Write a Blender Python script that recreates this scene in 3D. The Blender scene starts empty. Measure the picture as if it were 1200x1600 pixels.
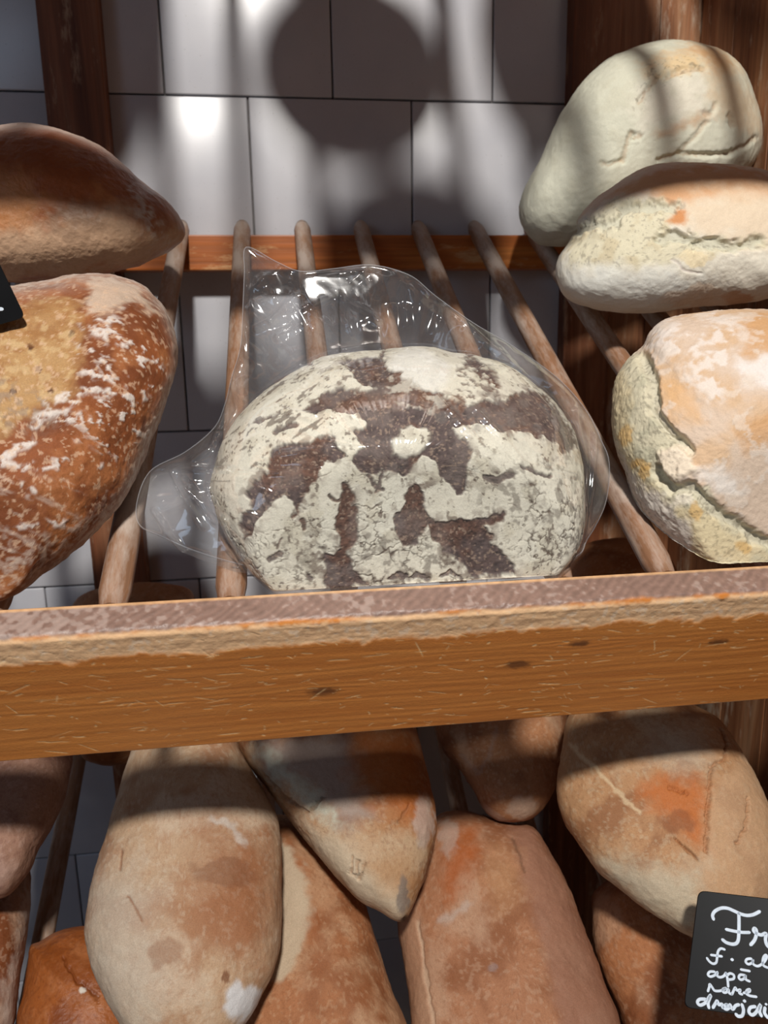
import bpy, math, random
import numpy as np
from mathutils import Matrix, Vector

# ------------------------------------------------------------------ camera
SC = bpy.context.scene
COL = SC.collection
FPX = 1200.0
R = np.array([[0.99091714, -0.04473793, 0.1268138],
              [-0.13338473, -0.20721673, 0.9691593],
              [-0.01708024, -0.97727158, -0.21130196]])   # world (X right, Y into the wall, Z up) from lens axes
cam_d = bpy.data.cameras.new('camera')
cam = bpy.data.objects.new('camera', cam_d); COL.objects.link(cam)
cam_d.sensor_fit = 'HORIZONTAL'; cam_d.sensor_width = 36.0; cam_d.lens = 36.0 * FPX / 1200.0
cam_d.clip_start = 0.02
M = np.eye(4); M[:3, 0] = R[:, 0]; M[:3, 1] = -R[:, 1]; M[:3, 2] = -R[:, 2]
cam.matrix_world = Matrix(M.tolist())
cam_d.dof.use_dof = True; cam_d.dof.focus_distance = 0.62; cam_d.dof.aperture_fstop = 12.0
SC.camera = cam

# ------------------------------------------------------------------ world, lamps, exposure
w = bpy.data.worlds.new('shop_air'); SC.world = w; w.use_nodes = True
bg = w.node_tree.nodes['Background']
bg.inputs[0].default_value = (0.62, 0.72, 1.0, 1); bg.inputs[1].default_value = 0.04
SC.view_settings.view_transform = 'Standard'; SC.view_settings.look = 'None'
SC.view_settings.exposure = 0.0; SC.view_settings.gamma = 1.0
SC.view_settings.use_curve_mapping = False

def lamp(name, loc, target, size, power, color, shape='DISK', size_y=None):
    l = bpy.data.lights.new(name, 'AREA'); l.shape = shape; l.size = size
    if size_y: l.size_y = size_y
    l.energy = power; l.color = color
    o = bpy.data.objects.new(name, l); COL.objects.link(o)
    o.location = loc
    o.rotation_euler = (Vector(target) - Vector(loc)).to_track_quat('-Z', 'Y').to_euler()
    return o
lamp('ceiling_lamp_offscreen', (-0.05, -1.02, 1.55), (0.1, 0.75, 0.0), 0.20, 68, (1.0, 0.955, 0.89))
lamp('shop_window_offscreen', (-2.35, -2.5, 0.85), (0.1, 0.8, -0.1), 1.2, 13, (0.60, 0.77, 1.0), 'RECTANGLE', 1.5)

# ------------------------------------------------------------------ helpers
def ray(px, py):
    return R @ np.array([(px - 600) / FPX, (py - 800) / FPX, 1.0])
def project(P):
    c = P @ R
    return 600 + FPX * c[:, 0] / c[:, 2], 800 + FPX * c[:, 1] / c[:, 2]
def unit(v):
    v = np.asarray(v, float); return v / np.linalg.norm(v)
def hit(px, py, P0, N):
    v = ray(px, py); return v * ((P0 @ N) / (v @ N))
def lin(c):
    c = np.asarray(c, float) / 255.0
    return np.where(c <= 0.04045, c / 12.92, ((c + 0.055) / 1.055) ** 2.4)
def smooth(a, b, x):
    t = np.clip((x - a) / (b - a), 0, 1); return t * t * (3 - 2 * t)

def vnoise(p, seed=0):
    i = np.floor(p).astype(np.int64); f = (p - i).astype(np.float32); f = f * f * (3 - 2 * f)
    out = np.zeros(len(p), np.float32)
    for dx in (0, 1):
        wx = f[:, 0] if dx else 1 - f[:, 0]
        for dy in (0, 1):
            wy = f[:, 1] if dy else 1 - f[:, 1]
            for dz in (0, 1):
                wz = f[:, 2] if dz else 1 - f[:, 2]
                h = ((i[:, 0] + dx) * 374761393 + (i[:, 1] + dy) * 668265263 + (i[:, 2] + dz) * 1442695041 + seed * 974634777) & 0xffffffff
                h = ((h ^ (h >> 13)) * 1274126177) & 0xffffffff
                h = (h ^ (h >> 16)) & 0xffff
                out += wx * wy * wz * (h.astype(np.float32) / 32767.5 - 1)
    return out
def fbm(p, octv=4, seed=0, gain=0.5):
    a = 1.0; s = 0; t = 0; q = p
    for k in range(octv):
        s = s + a * vnoise(q, seed + 17 * k); t += a; a *= gain; q = q * 2.03 + 11.7
    return s / t * 1.6

def spline(pts, closed=True, sub=8):
    p = np.asarray(pts, float); n = len(p); out = []
    rng = range(n) if closed else range(n - 1)
    for i in rng:
        if closed: a, b, c, d = p[(i - 1) % n], p[i], p[(i + 1) % n], p[(i + 2) % n]
        else: a, b, c, d = p[max(i - 1, 0)], p[i], p[i + 1], p[min(i + 2, n - 1)]
        for k in range(sub):
            t = k / sub
            out.append(0.5 * (2 * b + (c - a) * t + (2 * a - 5 * b + 4 * c - d) * t * t + (3 * b - a - 3 * c + d) * t ** 3))
    if not closed: out.append(p[-1])
    return np.array(out)

def seg_dist(x, y, pts, closed):
    p = np.asarray(pts, float); n = len(p); best = np.full(len(x), 1e18); inside = np.zeros(len(x), bool)
    for i in range(n if closed else n - 1):
        a = p[i]; b = p[(i + 1) % n]; e = b - a; L = e @ e + 1e-9
        t = np.clip(((x - a[0]) * e[0] + (y - a[1]) * e[1]) / L, 0, 1)
        d = (x - a[0] - t * e[0]) ** 2 + (y - a[1] - t * e[1]) ** 2
        best = np.minimum(best, d)
        if closed:
            c = ((a[1] > y) != (b[1] > y)) & (x < (b[0] - a[0]) * (y - a[1]) / (b[1] - a[1] + 1e-12) + a[0])
            inside ^= c
    best = np.sqrt(best)
    return np.where(inside, best, -best) if closed else best

def mesh_obj(name, V, F, mat, parent=None, smooth_shade=True, col=None, extra=None, ngons=()):
    """V (n,3) array, F (m,4) or (m,3) int array, in world coordinates of the parent."""
    me = bpy.data.meshes.new(name)
    V = np.ascontiguousarray(V, np.float32); F = np.ascontiguousarray(F, np.int32)
    k = F.shape[1]
    me.vertices.add(len(V)); me.vertices.foreach_set('co', V.ravel())
    ng = [np.asarray(g, np.int32) for g in ngons]
    li = np.concatenate([F.ravel()] + ng).astype(np.int32)
    ls = list(F.size + np.cumsum([0] + [len(g) for g in ng])[:-1]) if ng else []
    me.loops.add(len(li)); me.loops.foreach_set('vertex_index', li)
    st = np.concatenate([np.arange(0, F.size, k), ls]).astype(np.int32)
    me.polygons.add(len(st)); me.polygons.foreach_set('loop_start', st)
    me.update(calc_edges=True); me.validate()
    me.polygons.foreach_set('use_smooth', np.full(len(me.polygons), smooth_shade))
    if col is not None:
        at = me.color_attributes.new('Col', 'FLOAT_COLOR', 'POINT')
        c4 = np.ones((len(V), 4), np.float32); c4[:, :3] = col
        at.data.foreach_set('color', c4.ravel())
    if extra:
        for kname, arr in extra.items():
            at = me.attributes.new(kname, 'FLOAT', 'POINT'); at.data.foreach_set('value', np.ascontiguousarray(arr, np.float32))
    me.materials.append(mat)
    o = bpy.data.objects.new(name, me); COL.objects.link(o)
    if parent: o.parent = parent
    return o
def tag(o, label=None, cat=None, group=None, kind=None):
    if label: o['label'] = label
    if cat: o['category'] = cat
    if group: o['group'] = group
    if kind: o['kind'] = kind
    return o
def recentre(o, c):
    """move the origin of a mesh to c (its base) without moving the mesh"""
    o.data.transform(Matrix.Translation(-Vector(c))); o.location = Vector(c)

def box_mesh(x0, x1, y0, y1, z0, z1, bev=0.002):
    """bevelled box as V, F (chamfered edges)"""
    import bmesh
    bm = bmesh.new(); bmesh.ops.create_cube(bm, size=1)
    for v in bm.verts:
        v.co = ((x0 + x1) / 2 + v.co.x * (x1 - x0), (y0 + y1) / 2 + v.co.y * (y1 - y0), (z0 + z1) / 2 + v.co.z * (z1 - z0))
    if bev: bmesh.ops.bevel(bm, geom=list(bm.edges), offset=bev, segments=2, affect='EDGES', profile=0.6)
    return bm
def bm_obj(name, bm, mat, parent=None, smooth_shade=False):
    me = bpy.data.meshes.new(name); bm.to_mesh(me); bm.free()
    for p in me.polygons: p.use_smooth = smooth_shade
    me.materials.append(mat)
    o = bpy.data.objects.new(name, me); COL.objects.link(o)
    if parent: o.parent = parent
    return o
def empty(name, loc):
    o = bpy.data.objects.new(name, None); COL.objects.link(o); o.location = loc; o.empty_display_size = 0.05
    return o

# ------------------------------------------------------------------ materials
def new_mat(name):
    m = bpy.data.materials.new(name); m.use_nodes = True
    nt = m.node_tree; b = nt.nodes['Principled BSDF']
    return m, nt, b
def N(nt, typ, **kw):
    n = nt.nodes.new(typ)
    for k, v in kw.items(): setattr(n, k, v)
    return n
def ramp(nt, fac, stops):
    r = N(nt, 'ShaderNodeValToRGB'); el = r.color_ramp.elements
    while len(el) < len(stops): el.new(0.5)
    for e, (p, c) in zip(el, stops):
        e.position = p; e.color = (*lin(c), 1)
    nt.links.new(fac, r.inputs[0]); return r.outputs[0]
def noise_n(nt, vec, scale, detail=4, rough=0.55, dist=0.0):
    n = N(nt, 'ShaderNodeTexNoise'); n.inputs['Scale'].default_value = scale; n.inputs['Detail'].default_value = detail
    n.inputs['Roughness'].default_value = rough; n.inputs['Distortion'].default_value = dist
    if vec is not None: nt.links.new(vec, n.inputs['Vector'])
    return n.outputs[0]
def mapped(nt, scale, coord='Object'):
    tc = N(nt, 'ShaderNodeTexCoord'); mp = N(nt, 'ShaderNodeMapping'); mp.inputs['Scale'].default_value = scale
    nt.links.new(tc.outputs[coord], mp.inputs[0]); return mp.outputs[0]
def mixc(nt, fac, a, b, mode='MIX'):
    m = N(nt, 'ShaderNodeMix', data_type='RGBA', blend_type=mode)
    for sock, v in ((m.inputs[0], fac), (m.inputs[6], a), (m.inputs[7], b)):
        if isinstance(v, (int, float)): sock.default_value = v
        elif isinstance(v, (tuple, list, np.ndarray)): sock.default_value = (*lin(v), 1)
        else: nt.links.new(v, sock)
    return m.outputs[2]
def maprange(nt, v, a, b, c=0.0, d=1.0):
    m = N(nt, 'ShaderNodeMapRange'); nt.links.new(v, m.inputs[0])
    for i, x in enumerate((a, b, c, d)): m.inputs[i + 1].default_value = x
    return m.outputs[0]
def bump(nt, h, b, strength=0.4, dist=0.002):
    n = N(nt, 'ShaderNodeBump'); n.inputs['Strength'].default_value = strength; n.inputs['Distance'].default_value = dist
    nt.links.new(h, n.inputs['Height']); nt.links.new(n.outputs[0], b.inputs['Normal'])

def crust_material(name, rough=0.62, grain=0.35, bumpd=0.0012, spec=0.35, fine=420, cracks=False):
    m, nt, b = new_mat(name)
    at = N(nt, 'ShaderNodeVertexColor', layer_name='Col')
    vec = mapped(nt, (1, 1, 1))
    n1 = noise_n(nt, vec, fine, 5, 0.65); n2 = noise_n(nt, vec, fine * 0.27, 4, 0.6)
    f1 = maprange(nt, n1, 0.3, 0.7, 1 - grain, 1 + grain * 0.75)
    c = N(nt, 'ShaderNodeVectorMath', operation='SCALE'); nt.links.new(at.outputs[0], c.inputs[0]); nt.links.new(f1, c.inputs[3])
    out = c.outputs[0]
    h = N(nt, 'ShaderNodeMath', operation='ADD'); nt.links.new(n1, h.inputs[0]); nt.links.new(n2, h.inputs[1]); hh = h.outputs[0]
    nt.links.new(out, b.inputs['Base Color'])
    b.inputs['Roughness'].default_value = rough; b.inputs['Specular IOR Level'].default_value = spec
    bump(nt, hh, b, 0.55, bumpd)
    return m

def wood_material(name, axis, tones, worn=(196, 178, 158), worn_amt=0.5, scale=1.0, rough=0.42, spec=0.4):
    """long grain along the axis index; tones dark..light sRGB"""
    m, nt, b = new_mat(name)
    s = [26 * scale] * 3; s[axis] = 1.6 * scale
    vec = mapped(nt, s)
    g = noise_n(nt, vec, 1.0, 6, 0.62, 0.8)
    s2 = [170 * scale] * 3; s2[axis] = 5 * scale
    g2 = noise_n(nt, mapped(nt, s2), 1.0, 3, 0.6)
    c = ramp(nt, g, [(0.30, tones[0]), (0.5, tones[1]), (0.70, tones[2])])
    f2 = maprange(nt, g2, 0.35, 0.65, 0.78, 1.12)
    sc_ = N(nt, 'ShaderNodeVectorMath', operation='SCALE'); nt.links.new(c, sc_.inputs[0]); nt.links.new(f2, sc_.inputs[3])
    s3 = [38] * 3; s3[axis] = 9
    wn = noise_n(nt, mapped(nt, s3), 1.0, 6, 0.7)
    wm = maprange(nt, wn, 0.62 - 0.24 * worn_amt, 0.70 - 0.1 * worn_amt, 0.0, 0.9)
    out = mixc(nt, wm, sc_.outputs[0], worn)
    nt.links.new(out, b.inputs['Base Color'])
    b.inputs['Roughness'].default_value = rough; b.inputs['Specular IOR Level'].default_value = spec
    bump(nt, g2, b, 0.35, 0.0008)
    return m

M_ROD = wood_material('worn_rod_wood', 1, ((112, 74, 50), (150, 110, 82), (176, 142, 116)), (184, 168, 156), 0.8, 1.0, 0.6, 0.3)
M_RAIL = wood_material('varnished_rail_wood', 0, ((136, 70, 24), (170, 94, 38), (192, 118, 56)), (205, 160, 112), 0.15)
M_POST = wood_material('dark_post_wood', 2, ((84, 44, 24), (122, 72, 44), (150, 102, 72)), (172, 140, 112), 0.25, 1.0, 0.55)
M_PANEL = wood_material('panel_wood', 2, ((104, 60, 36), (144, 96, 64), (176, 134, 100)), (190, 172, 152), 0.35, 1.2, 0.55)

def tile_material():
    m, nt, b = new_mat('glazed_tile')
    vec = mapped(nt, (1, 1, 1))
    n = noise_n(nt, vec, 9, 3); sp = noise_n(nt, vec, 300, 2)
    c = ramp(nt, n, [(0.3, (182, 183, 190)), (0.7, (194, 194, 199))])
    dots = maprange(nt, sp, 0.70, 0.76, 0.0, 0.35)
    out = mixc(nt, dots, c, (120, 112, 108))
    nt.links.new(out, b.inputs['Base Color'])
    b.inputs['Roughness'].default_value = 0.30; b.inputs['Specular IOR Level'].default_value = 0.5
    bump(nt, noise_n(nt, vec, 14, 2), b, 0.06, 0.002)
    return m
M_TILE = tile_material()
def plain(name, c, rough=0.8, spec=0.3, var=0.12, scale=40):
    m, nt, b = new_mat(name)
    n = noise_n(nt, mapped(nt, (1, 1, 1)), scale, 4)
    a = np.asarray(c, float)
    nt.links.new(ramp(nt, n, [(0.3, np.clip(a * (1 - var), 0, 255)), (0.7, np.clip(a * (1 + var), 0, 255))]), b.inputs['Base Color'])
    b.inputs['Roughness'].default_value = rough; b.inputs['Specular IOR Level'].default_value = spec
    return m
M_GROUT = plain('grey_grout', (120, 116, 116))

# ------------------------------------------------------------------ frame of the sloping shelves
TH = math.radians(29.58)
D = np.array([0, math.cos(TH), math.sin(TH)])       # up along the rods
NN = np.array([0, -math.sin(TH), math.cos(TH)])     # out of the rod plane
P0 = ray(700, 905) * 0.58                            # a point on the rod axes plane, middle shelf
PITCH = 0.60
def shelf_pt(x, s, t, level=0):
    p = P0 + s * D + t * NN; return np.array([x, p[1], p[2] + level * PITCH])
ROD_R = 0.0115; ROD_L = 0.70
ROD_X = [-0.042 + 0.0824 * k for k in range(-5, 8)]

# ------------------------------------------------------------------ setting: tiled wall, floor
WY = 1.165
wall = bm_obj('wall_back', box_mesh(-2.4, 2.4, WY + 0.004, WY + 0.08, -1.45, 1.75, 0), M_GROUT)
tag(wall, 'wall of large glossy grey-white tiles behind the bread rack', kind='structure')
TP = 0.2275; GAP = 0.0022
tile_me = None
for r in range(-6, 5):
    z0 = 0.1095 + r * TP
    off = 0.0907 if r % 2 else -0.0264
    for k in range(-5, 7):
        x0 = off + k * TP
        if abs(x0) > 1.0 or z0 > 1.0: continue
        if tile_me is None:
            o = bm_obj('tile', box_mesh(0, TP - GAP, -0.008, 0, 0, TP - GAP, 0.0018), M_TILE, wall, True); tile_me = o.data
        else:
            o = bpy.data.objects.new('tile', tile_me); COL.objects.link(o); o.parent = wall
        o.location = (x0 + GAP / 2, WY + 0.0045, z0 + GAP / 2)
        o.rotation_euler = (random.Random(r * 31 + k).uniform(-.004, .004), 0, random.Random(r * 7 + k).uniform(-.004, .004))
floor = bm_obj('floor', box_mesh(-2.4, 2.4, -2.6, WY + 0.08, -1.55, -1.45, 0), plain('shop_floor', (168, 158, 146), 0.5))
tag(floor, 'brown-grey shop floor in front of the bread rack', kind='structure')

# ------------------------------------------------------------------ bread rack
rack = empty('bread_rack', (0.1, 0.8, -1.45))
tag(rack, 'wooden bread rack with sloping rod shelves against the tiled wall', 'bread rack')
def child(o):
    o.parent = rack; o.matrix_parent_inverse = Matrix.Translation(-rack.location); return o

def rod_mesh():
    na, nl = 20, 40; V = []; F = []
    rng = random.Random(4)
    for j in range(nl + 1):
        s = -0.012 + ROD_L * j / nl
        rr = ROD_R * (1 - (0.25 if j in (0, nl) else 0))
        for i in range(na):
            a = 2 * math.pi * i / na
            V.append((rr * math.cos(a), s, rr * math.sin(a)))
    for j in range(nl):
        for i in range(na):
            F.append((j * na + i, j * na + (i + 1) % na, (j + 1) * na + (i + 1) % na, (j + 1) * na + i))
    me = bpy.data.meshes.new('rod')
    F2 = [tuple(f) for f in F] + [tuple(range(na))[::-1], tuple(nl * na + i for i in range(na))]
    me.from_pydata(V, [], F2)
    for p in me.polygons: p.use_smooth = len(p.vertices) == 4
    me.materials.append(M_ROD); return me
ROD_ME = rod_mesh()
for lev in (0, -1, 1):
    for i, x in enumerate(ROD_X):
        o = bpy.data.objects.new('rod', ROD_ME); COL.objects.link(o)
        p = shelf_pt(x, 0, 0, lev); o.location = p
        o.rotation_euler = (TH, 0.0, 0.0)
        child(o)

# front boards: dense slab, painted grain, scratches, worn top edge
def front_board(lev, dense):
    x0, x1 = -0.62, 0.619
    s_in, s_out, t0, t1 = -0.017, -0.0455, -0.128, 0.015
    # profile (s,t): inner bottom -> inner top -> top -> rounded outer edge -> face -> bottom
    prof = [(s_in, t0), (s_in, t1 - .002), (s_in - .002, t1)]
    ntop = 26 if dense else 4
    for k in range(1, ntop): prof.append((s_in - .002 + (s_out + .007 - s_in + .002) * k / ntop, t1))
    rr = 0.0065
    for k in range(14 if dense else 5):
        a = math.pi / 2 * k / ((14 if dense else 5) - 1)
        prof.append((s_out + rr - rr * math.sin(a), t1 - rr + rr * math.cos(a)))
    nf = 150 if dense else 6
    for k in range(1, nf): prof.append((s_out, t1 - rr - (t1 - rr - t0 - .0015) * k / nf))
    prof += [(s_out + .0015, t0)]
    prof = np.array(prof); npf = len(prof)
    xs = np.concatenate([[x0], np.linspace(-0.25, 0.43, 800 if dense else 4), [x1]])
    nx = len(xs)
    X = np.repeat(xs, npf); S = np.tile(prof[:, 0], nx); T = np.tile(prof[:, 1], nx)
    base = np.stack([X, S, T], 1)
    # arc coordinate over the board: u along X, w = distance down from inner top edge
    seg = np.concatenate([[0], np.cumsum(np.linalg.norm(np.diff(prof, axis=0), axis=1))])
    W = np.tile(seg, nx) - (t1 - t0)
    rng = np.random.RandomState(7)
    g = fbm(base * np.array([7, 160, 150]), 4, 3); g2 = fbm(base * np.array([25, 900, 800]), 3, 5)
    # rings bend round the knots
    knots = [(0.0225, 0.066, .006), (0.1705, 0.050, .005), (0.33, 0.040, .004), (0.215, 0.030, .004)]
    bend = np.zeros(len(X)); kn = np.zeros(len(X))
    for kx, kw, kr in knots:
        dx = (X - kx); dw = (W - (kw + .04)); rr2 = np.sqrt((dx * 0.45) ** 2 + dw ** 2)
        bend += 0.010 * np.sign(dw) * np.exp(-(rr2 / .014) ** 2) * np.exp(-np.abs(dw) / .02)
        kn = np.maximum(kn, smooth(kr * 1.25, kr * 0.45, rr2 + fbm(base * 300, 2, 8) * .001))
    rings = np.sin((W - bend) * 620 + fbm(base * np.array([5, 40, 40]), 3, 9) * 6)
    dtone = lin((190, 108, 40)); ltone = lin((232, 154, 76))
    m = np.clip(0.5 + 0.05 * rings + 0.20 * g + 0.04 * g2, 0, 1)[:, None]
    col = dtone * (1 - m) + ltone * m
    col = col * (0.97 + 0.05 * g2[:, None])
    col = col * (1 - 0.75 * kn[:, None]) + lin((70, 30, 8)) * 0.75 * kn[:, None]
    disp = 0.00006 * rings + 0.00005 * g2
    # scratches
    face = W > 0.036
    if dense:
        for k in range(400):
            cx = rng.uniform(-0.22, 0.40); cw = rng.uniform(0.03, 0.165); ln = rng.choice([.003, .006, .010, .018]) * rng.uniform(.6, 1.3)
            an = rng.choice([rng.normal(0.05, 0.2), rng.uniform(-1.3, 1.3)], p=[.75, .25])
            wd = rng.uniform(.00030, .0008) * (1.5 if ln < .004 else 1)
            sel = (np.abs(X - cx) < ln) & (np.abs(W - cw) < ln)
            if not sel.any(): continue
            dx = X[sel] - cx; dw = W[sel] - cw
            a = dx * math.cos(an) + dw * math.sin(an); b_ = -dx * math.sin(an) + dw * math.cos(an) + 0.0006 * np.sin(a / ln * 3 + k)
            mk = smooth(1, .5, np.abs(a) / (ln * .5)) * smooth(1.3, .4, np.abs(b_) / wd) * rng.uniform(.35, .95)
            col[sel] = col[sel] * (1 - mk[:, None]) + lin((246, 206, 150)) * mk[:, None]
            disp[sel] -= 0.0003 * mk
    # worn rounded edge
    ed = fbm(base * np.array([60, 60, 60]), 4, 21) ; ed2 = fbm(base * np.array([260, 260, 260]), 3, 22)
    wc = 0.0285 + 0.006   # arc position of the rounded edge
    wear = smooth(0.0148, 0.009, np.abs(W - wc - 0.003) + 0.005 * ed + 0.0018 * ed2)
    wcol = lin((252, 208, 162)) * (1 + 0.10 * ed2[:, None]) + 0.06 * ed[:, None] * lin((120, 80, 40))
    flour = smooth(0.25, 0.75, ed2 + 0.5 * ed)[:, None]
    wcol = wcol * (1 - flour * .55) + lin((244, 228, 206)) * flour * .55
    col = col * (1 - 0.92 * wear[:, None]) + wcol * 0.92 * wear[:, None]
    disp -= 0.0008 * wear * (0.5 + 0.8 * np.abs(ed)) + 0.00015 * wear * ed2
    # bare top: purple-brown saw-marked wood dusted with flour, thin pale inner edge
    top = smooth(0.0010, 0.0035, W + .0008 * ed) * smooth(0.0275, 0.0235, W + .002 * ed)
    saw = np.sin((X * 0.8 + W * 0.9) * 900 + 3 * ed) * 0.5 + 0.5
    tcol = lin((140, 112, 100)) * (0.86 + 0.18 * saw[:, None] + 0.16 * ed2[:, None])
    dust = (smooth(0.15, 0.75, ed2 + 0.7 * fbm(base * 22, 3, 31) + smooth(-.02, -.2, X) * .8))[:, None]
    tcol = tcol * (1 - .28 * dust) + lin((196, 182, 174)) * .28 * dust
    col = col * (1 - top[:, None]) + tcol * top[:, None]
    disp -= 0.0003 * saw * top
    inner = smooth(0.0035, 0.0015, np.abs(W - .0005))
    col = col * (1 - .8 * inner[:, None]) + lin((206, 168, 128)) * (1 + .2 * ed2[:, None]) * .8 * inner[:, None]
    # chipped lower edge
    low = smooth(0.0028, 0.0012, np.abs(W - (seg[-1] - (t1 - t0) - .0006)) + .0012 * ed)
    col = col * (1 - .8 * low[:, None]) + lin((222, 190, 150)) * .8 * low[:, None]
    nrm = np.gradient(prof, axis=0); nrm = np.stack([nrm[:, 1], -nrm[:, 0]], 1); nrm /= np.linalg.norm(nrm, axis=1)[:, None] + 1e-12
    nS = np.tile(nrm[:, 0], nx); nT = np.tile(nrm[:, 1], nx)
    sgn = -1 if nrm[int(npf * .7), 0] > 0 else 1
    S = S + sgn * nS * disp; T = T + sgn * nT * disp
    V = np.stack([X, P0[1] + S * D[1] + T * NN[1], P0[2] + S * D[2] + T * NN[2] + lev * PITCH], 1)
    i = np.arange(nx - 1)[:, None] * npf; j = np.arange(npf)[None, :]; j2 = (j + 1) % npf
    F = np.stack([i + j, i + npf + j, i + npf + j2, i + j2], -1).reshape(-1, 4)
    return V, F, np.clip(col, 0.003, 0.95)
M_BOARD = crust_material('varnished_board', 0.40, 0.05, 0.0004, 0.45, 700)
for lev in (0, -1, 1):
    V, F, c = front_board(lev, lev == 0)
    o = mesh_obj('front_board', V, F, M_BOARD, None, True, c); child(o)
    o['label'] = 'orange varnished front board with scratches and a worn pale edge'
    # rail at the back carrying the rod ends
    pr = shelf_pt(0, 0.66, 0, lev)
    zt = pr[2] - 0.002
    o = bm_obj('back_rail', box_mesh(-0.62, 0.425, pr[1] - 0.006, pr[1] + 0.022, zt - 0.046, zt, 0.002), M_RAIL); child(o)
# unseen boards added under the lowest shelf to block light bouncing off the floor
for za, zb in ((-1.45, -1.19), (-1.188, -0.93)):
    child(bm_obj('bounce_blocker', box_mesh(-1.2, 0.619, 0.575, 0.595, za, zb, 0.002), M_PANEL))
# posts at the wall
for xa, xb in ((-0.285, -0.209), (0.4245, 0.4946)):
    child(bm_obj('post', box_mesh(xa, xb, 1.132, WY - 0.0036, -1.45, 1.2, 0.002), M_POST))
# back boards right of the post, then the side panel of upright planks
for xa, xb in ((0.4956, 0.5575), (0.5585, 0.6195)):
    child(bm_obj('back_plank', box_mesh(xa, xb, 1.148, WY - 0.0036, -1.45, 1.2, 0.0015), M_PANEL))
side = bm_obj('side_panel', box_mesh(0.634, 0.642, 0.48, WY - 0.005, -1.45, 1.2, 0.001), M_POST); child(side)
for k in range(7):
    ya = 0.485 + k * 0.0965
    o = bm_obj('plank', box_mesh(0.6205, 0.6335, ya, ya + 0.0950, -1.45, 1.2, 0.0015), M_PANEL); o.parent = side

# ------------------------------------------------------------------ loaves
class Paint:
    """colour and relief of one crust; patches are given in the photograph's frame, kept as loaf surface colours"""
    def __init__(s, V, x, y, front, seed):
        s.V, s.x, s.y, s.front, s.seed = V, x, y, front, seed
        s.col = np.zeros((len(V), 3)); s.disp = np.zeros(len(V))
        s.softk = 1.0; s.P = V / 0.0006      # local position in units of about one photo pixel
    def nz(s, size, octv=4, k=0, stretch=None):
        q = s.P / size
        if stretch is not None: q = q * np.asarray(stretch)
        return fbm(q, octv, s.seed + k)
    def base(s, c): s.col[:] = lin(c)
    def mix(s, c, m):
        m = np.clip(m, 0, 1)[:, None]; c = lin(c) if not isinstance(c, np.ndarray) or c.ndim == 1 else c
        s.col = s.col * (1 - m) + c * m
    def noise_mix(s, c, size, lo, hi, amt=1.0, octv=4, k=0, stretch=None, mask=None):
        m = smooth(lo, hi, s.nz(size, octv, k, stretch)) * amt
        if mask is not None: m = m * mask
        s.mix(c, m); return m
    def warp(s, size, amp, k=0):
        return s.x + amp * s.nz(size, 3, 50 + k), s.y + amp * s.nz(size, 3, 70 + k)
    def poly(s, pts, soft=3, amp=5, size=22, k=0):
        x, y = s.warp(size, amp, k)
        d = seg_dist(x, y, pts, True) + amp * .5 * s.nz(9, 4, 130 + k)
        return smooth(-soft * s.softk, soft * s.softk, d)
    def line(s, pts, width=2, soft=1.5, amp=2, size=12, k=0):
        x, y = s.warp(size, amp, k)
        return smooth(width + soft, max(width - soft, 0), seg_dist(x, y, pts, False))
    def blob(s, cx, cy, rx, ry, rot=0, amp=6, size=25, k=0, lo=1.25, hi=0.75):
        x, y = s.warp(size, amp, k); c, n = math.cos(rot), math.sin(rot)
        u = ((x - cx) * c + (y - cy) * n) / rx; v = (-(x - cx) * n + (y - cy) * c) / ry
        return smooth(lo, hi, np.sqrt(u * u + v * v))

def keep_on_shelf(B, level, mg, v=None):
    """a soft loaf settles: flat on the rods, against the front board, the side panel and the rail"""
    rp = P0 + np.array([0, 0, level * PITCH])
    B = B - np.minimum((B - rp) @ NN - (ROD_R + mg * .3), 0)[:, None] * NN
    q = B - rp; sd = q @ D; td = q @ NN
    ok = td < 0.30
    e = -0.017 + mg - sd + (0.5 * np.clip(td - 0.014, 0, .12) if v is not None else 0); soft = 0.004 + .10 * np.clip(td - 0.014, 0, .12)
    push = np.where(ok, np.where(e > soft, e, np.where(e < -soft, 0, (e + soft) ** 2 / (4 * soft))), 0)
    dr = D if v is None else unit(v - (v @ NN) * NN * .75)
    B = B + (push / (dr @ D))[:, None] * dr
    B = B - np.minimum((B - rp) @ NN - (ROD_R + mg * .3), 0)[:, None] * NN
    sd = (B - rp) @ D
    B = B + np.where(ok, np.maximum(-0.017 + mg - sd, 0), 0)[:, None] * D
    B = B - np.where(ok, np.maximum(sd - 0.645, 0), 0)[:, None] * D
    B[:, 0] = np.minimum(B[:, 0], 0.6195 - mg * .5); B[:, 1] = np.minimum(B[:, 1], 1.128)
    return B
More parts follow.
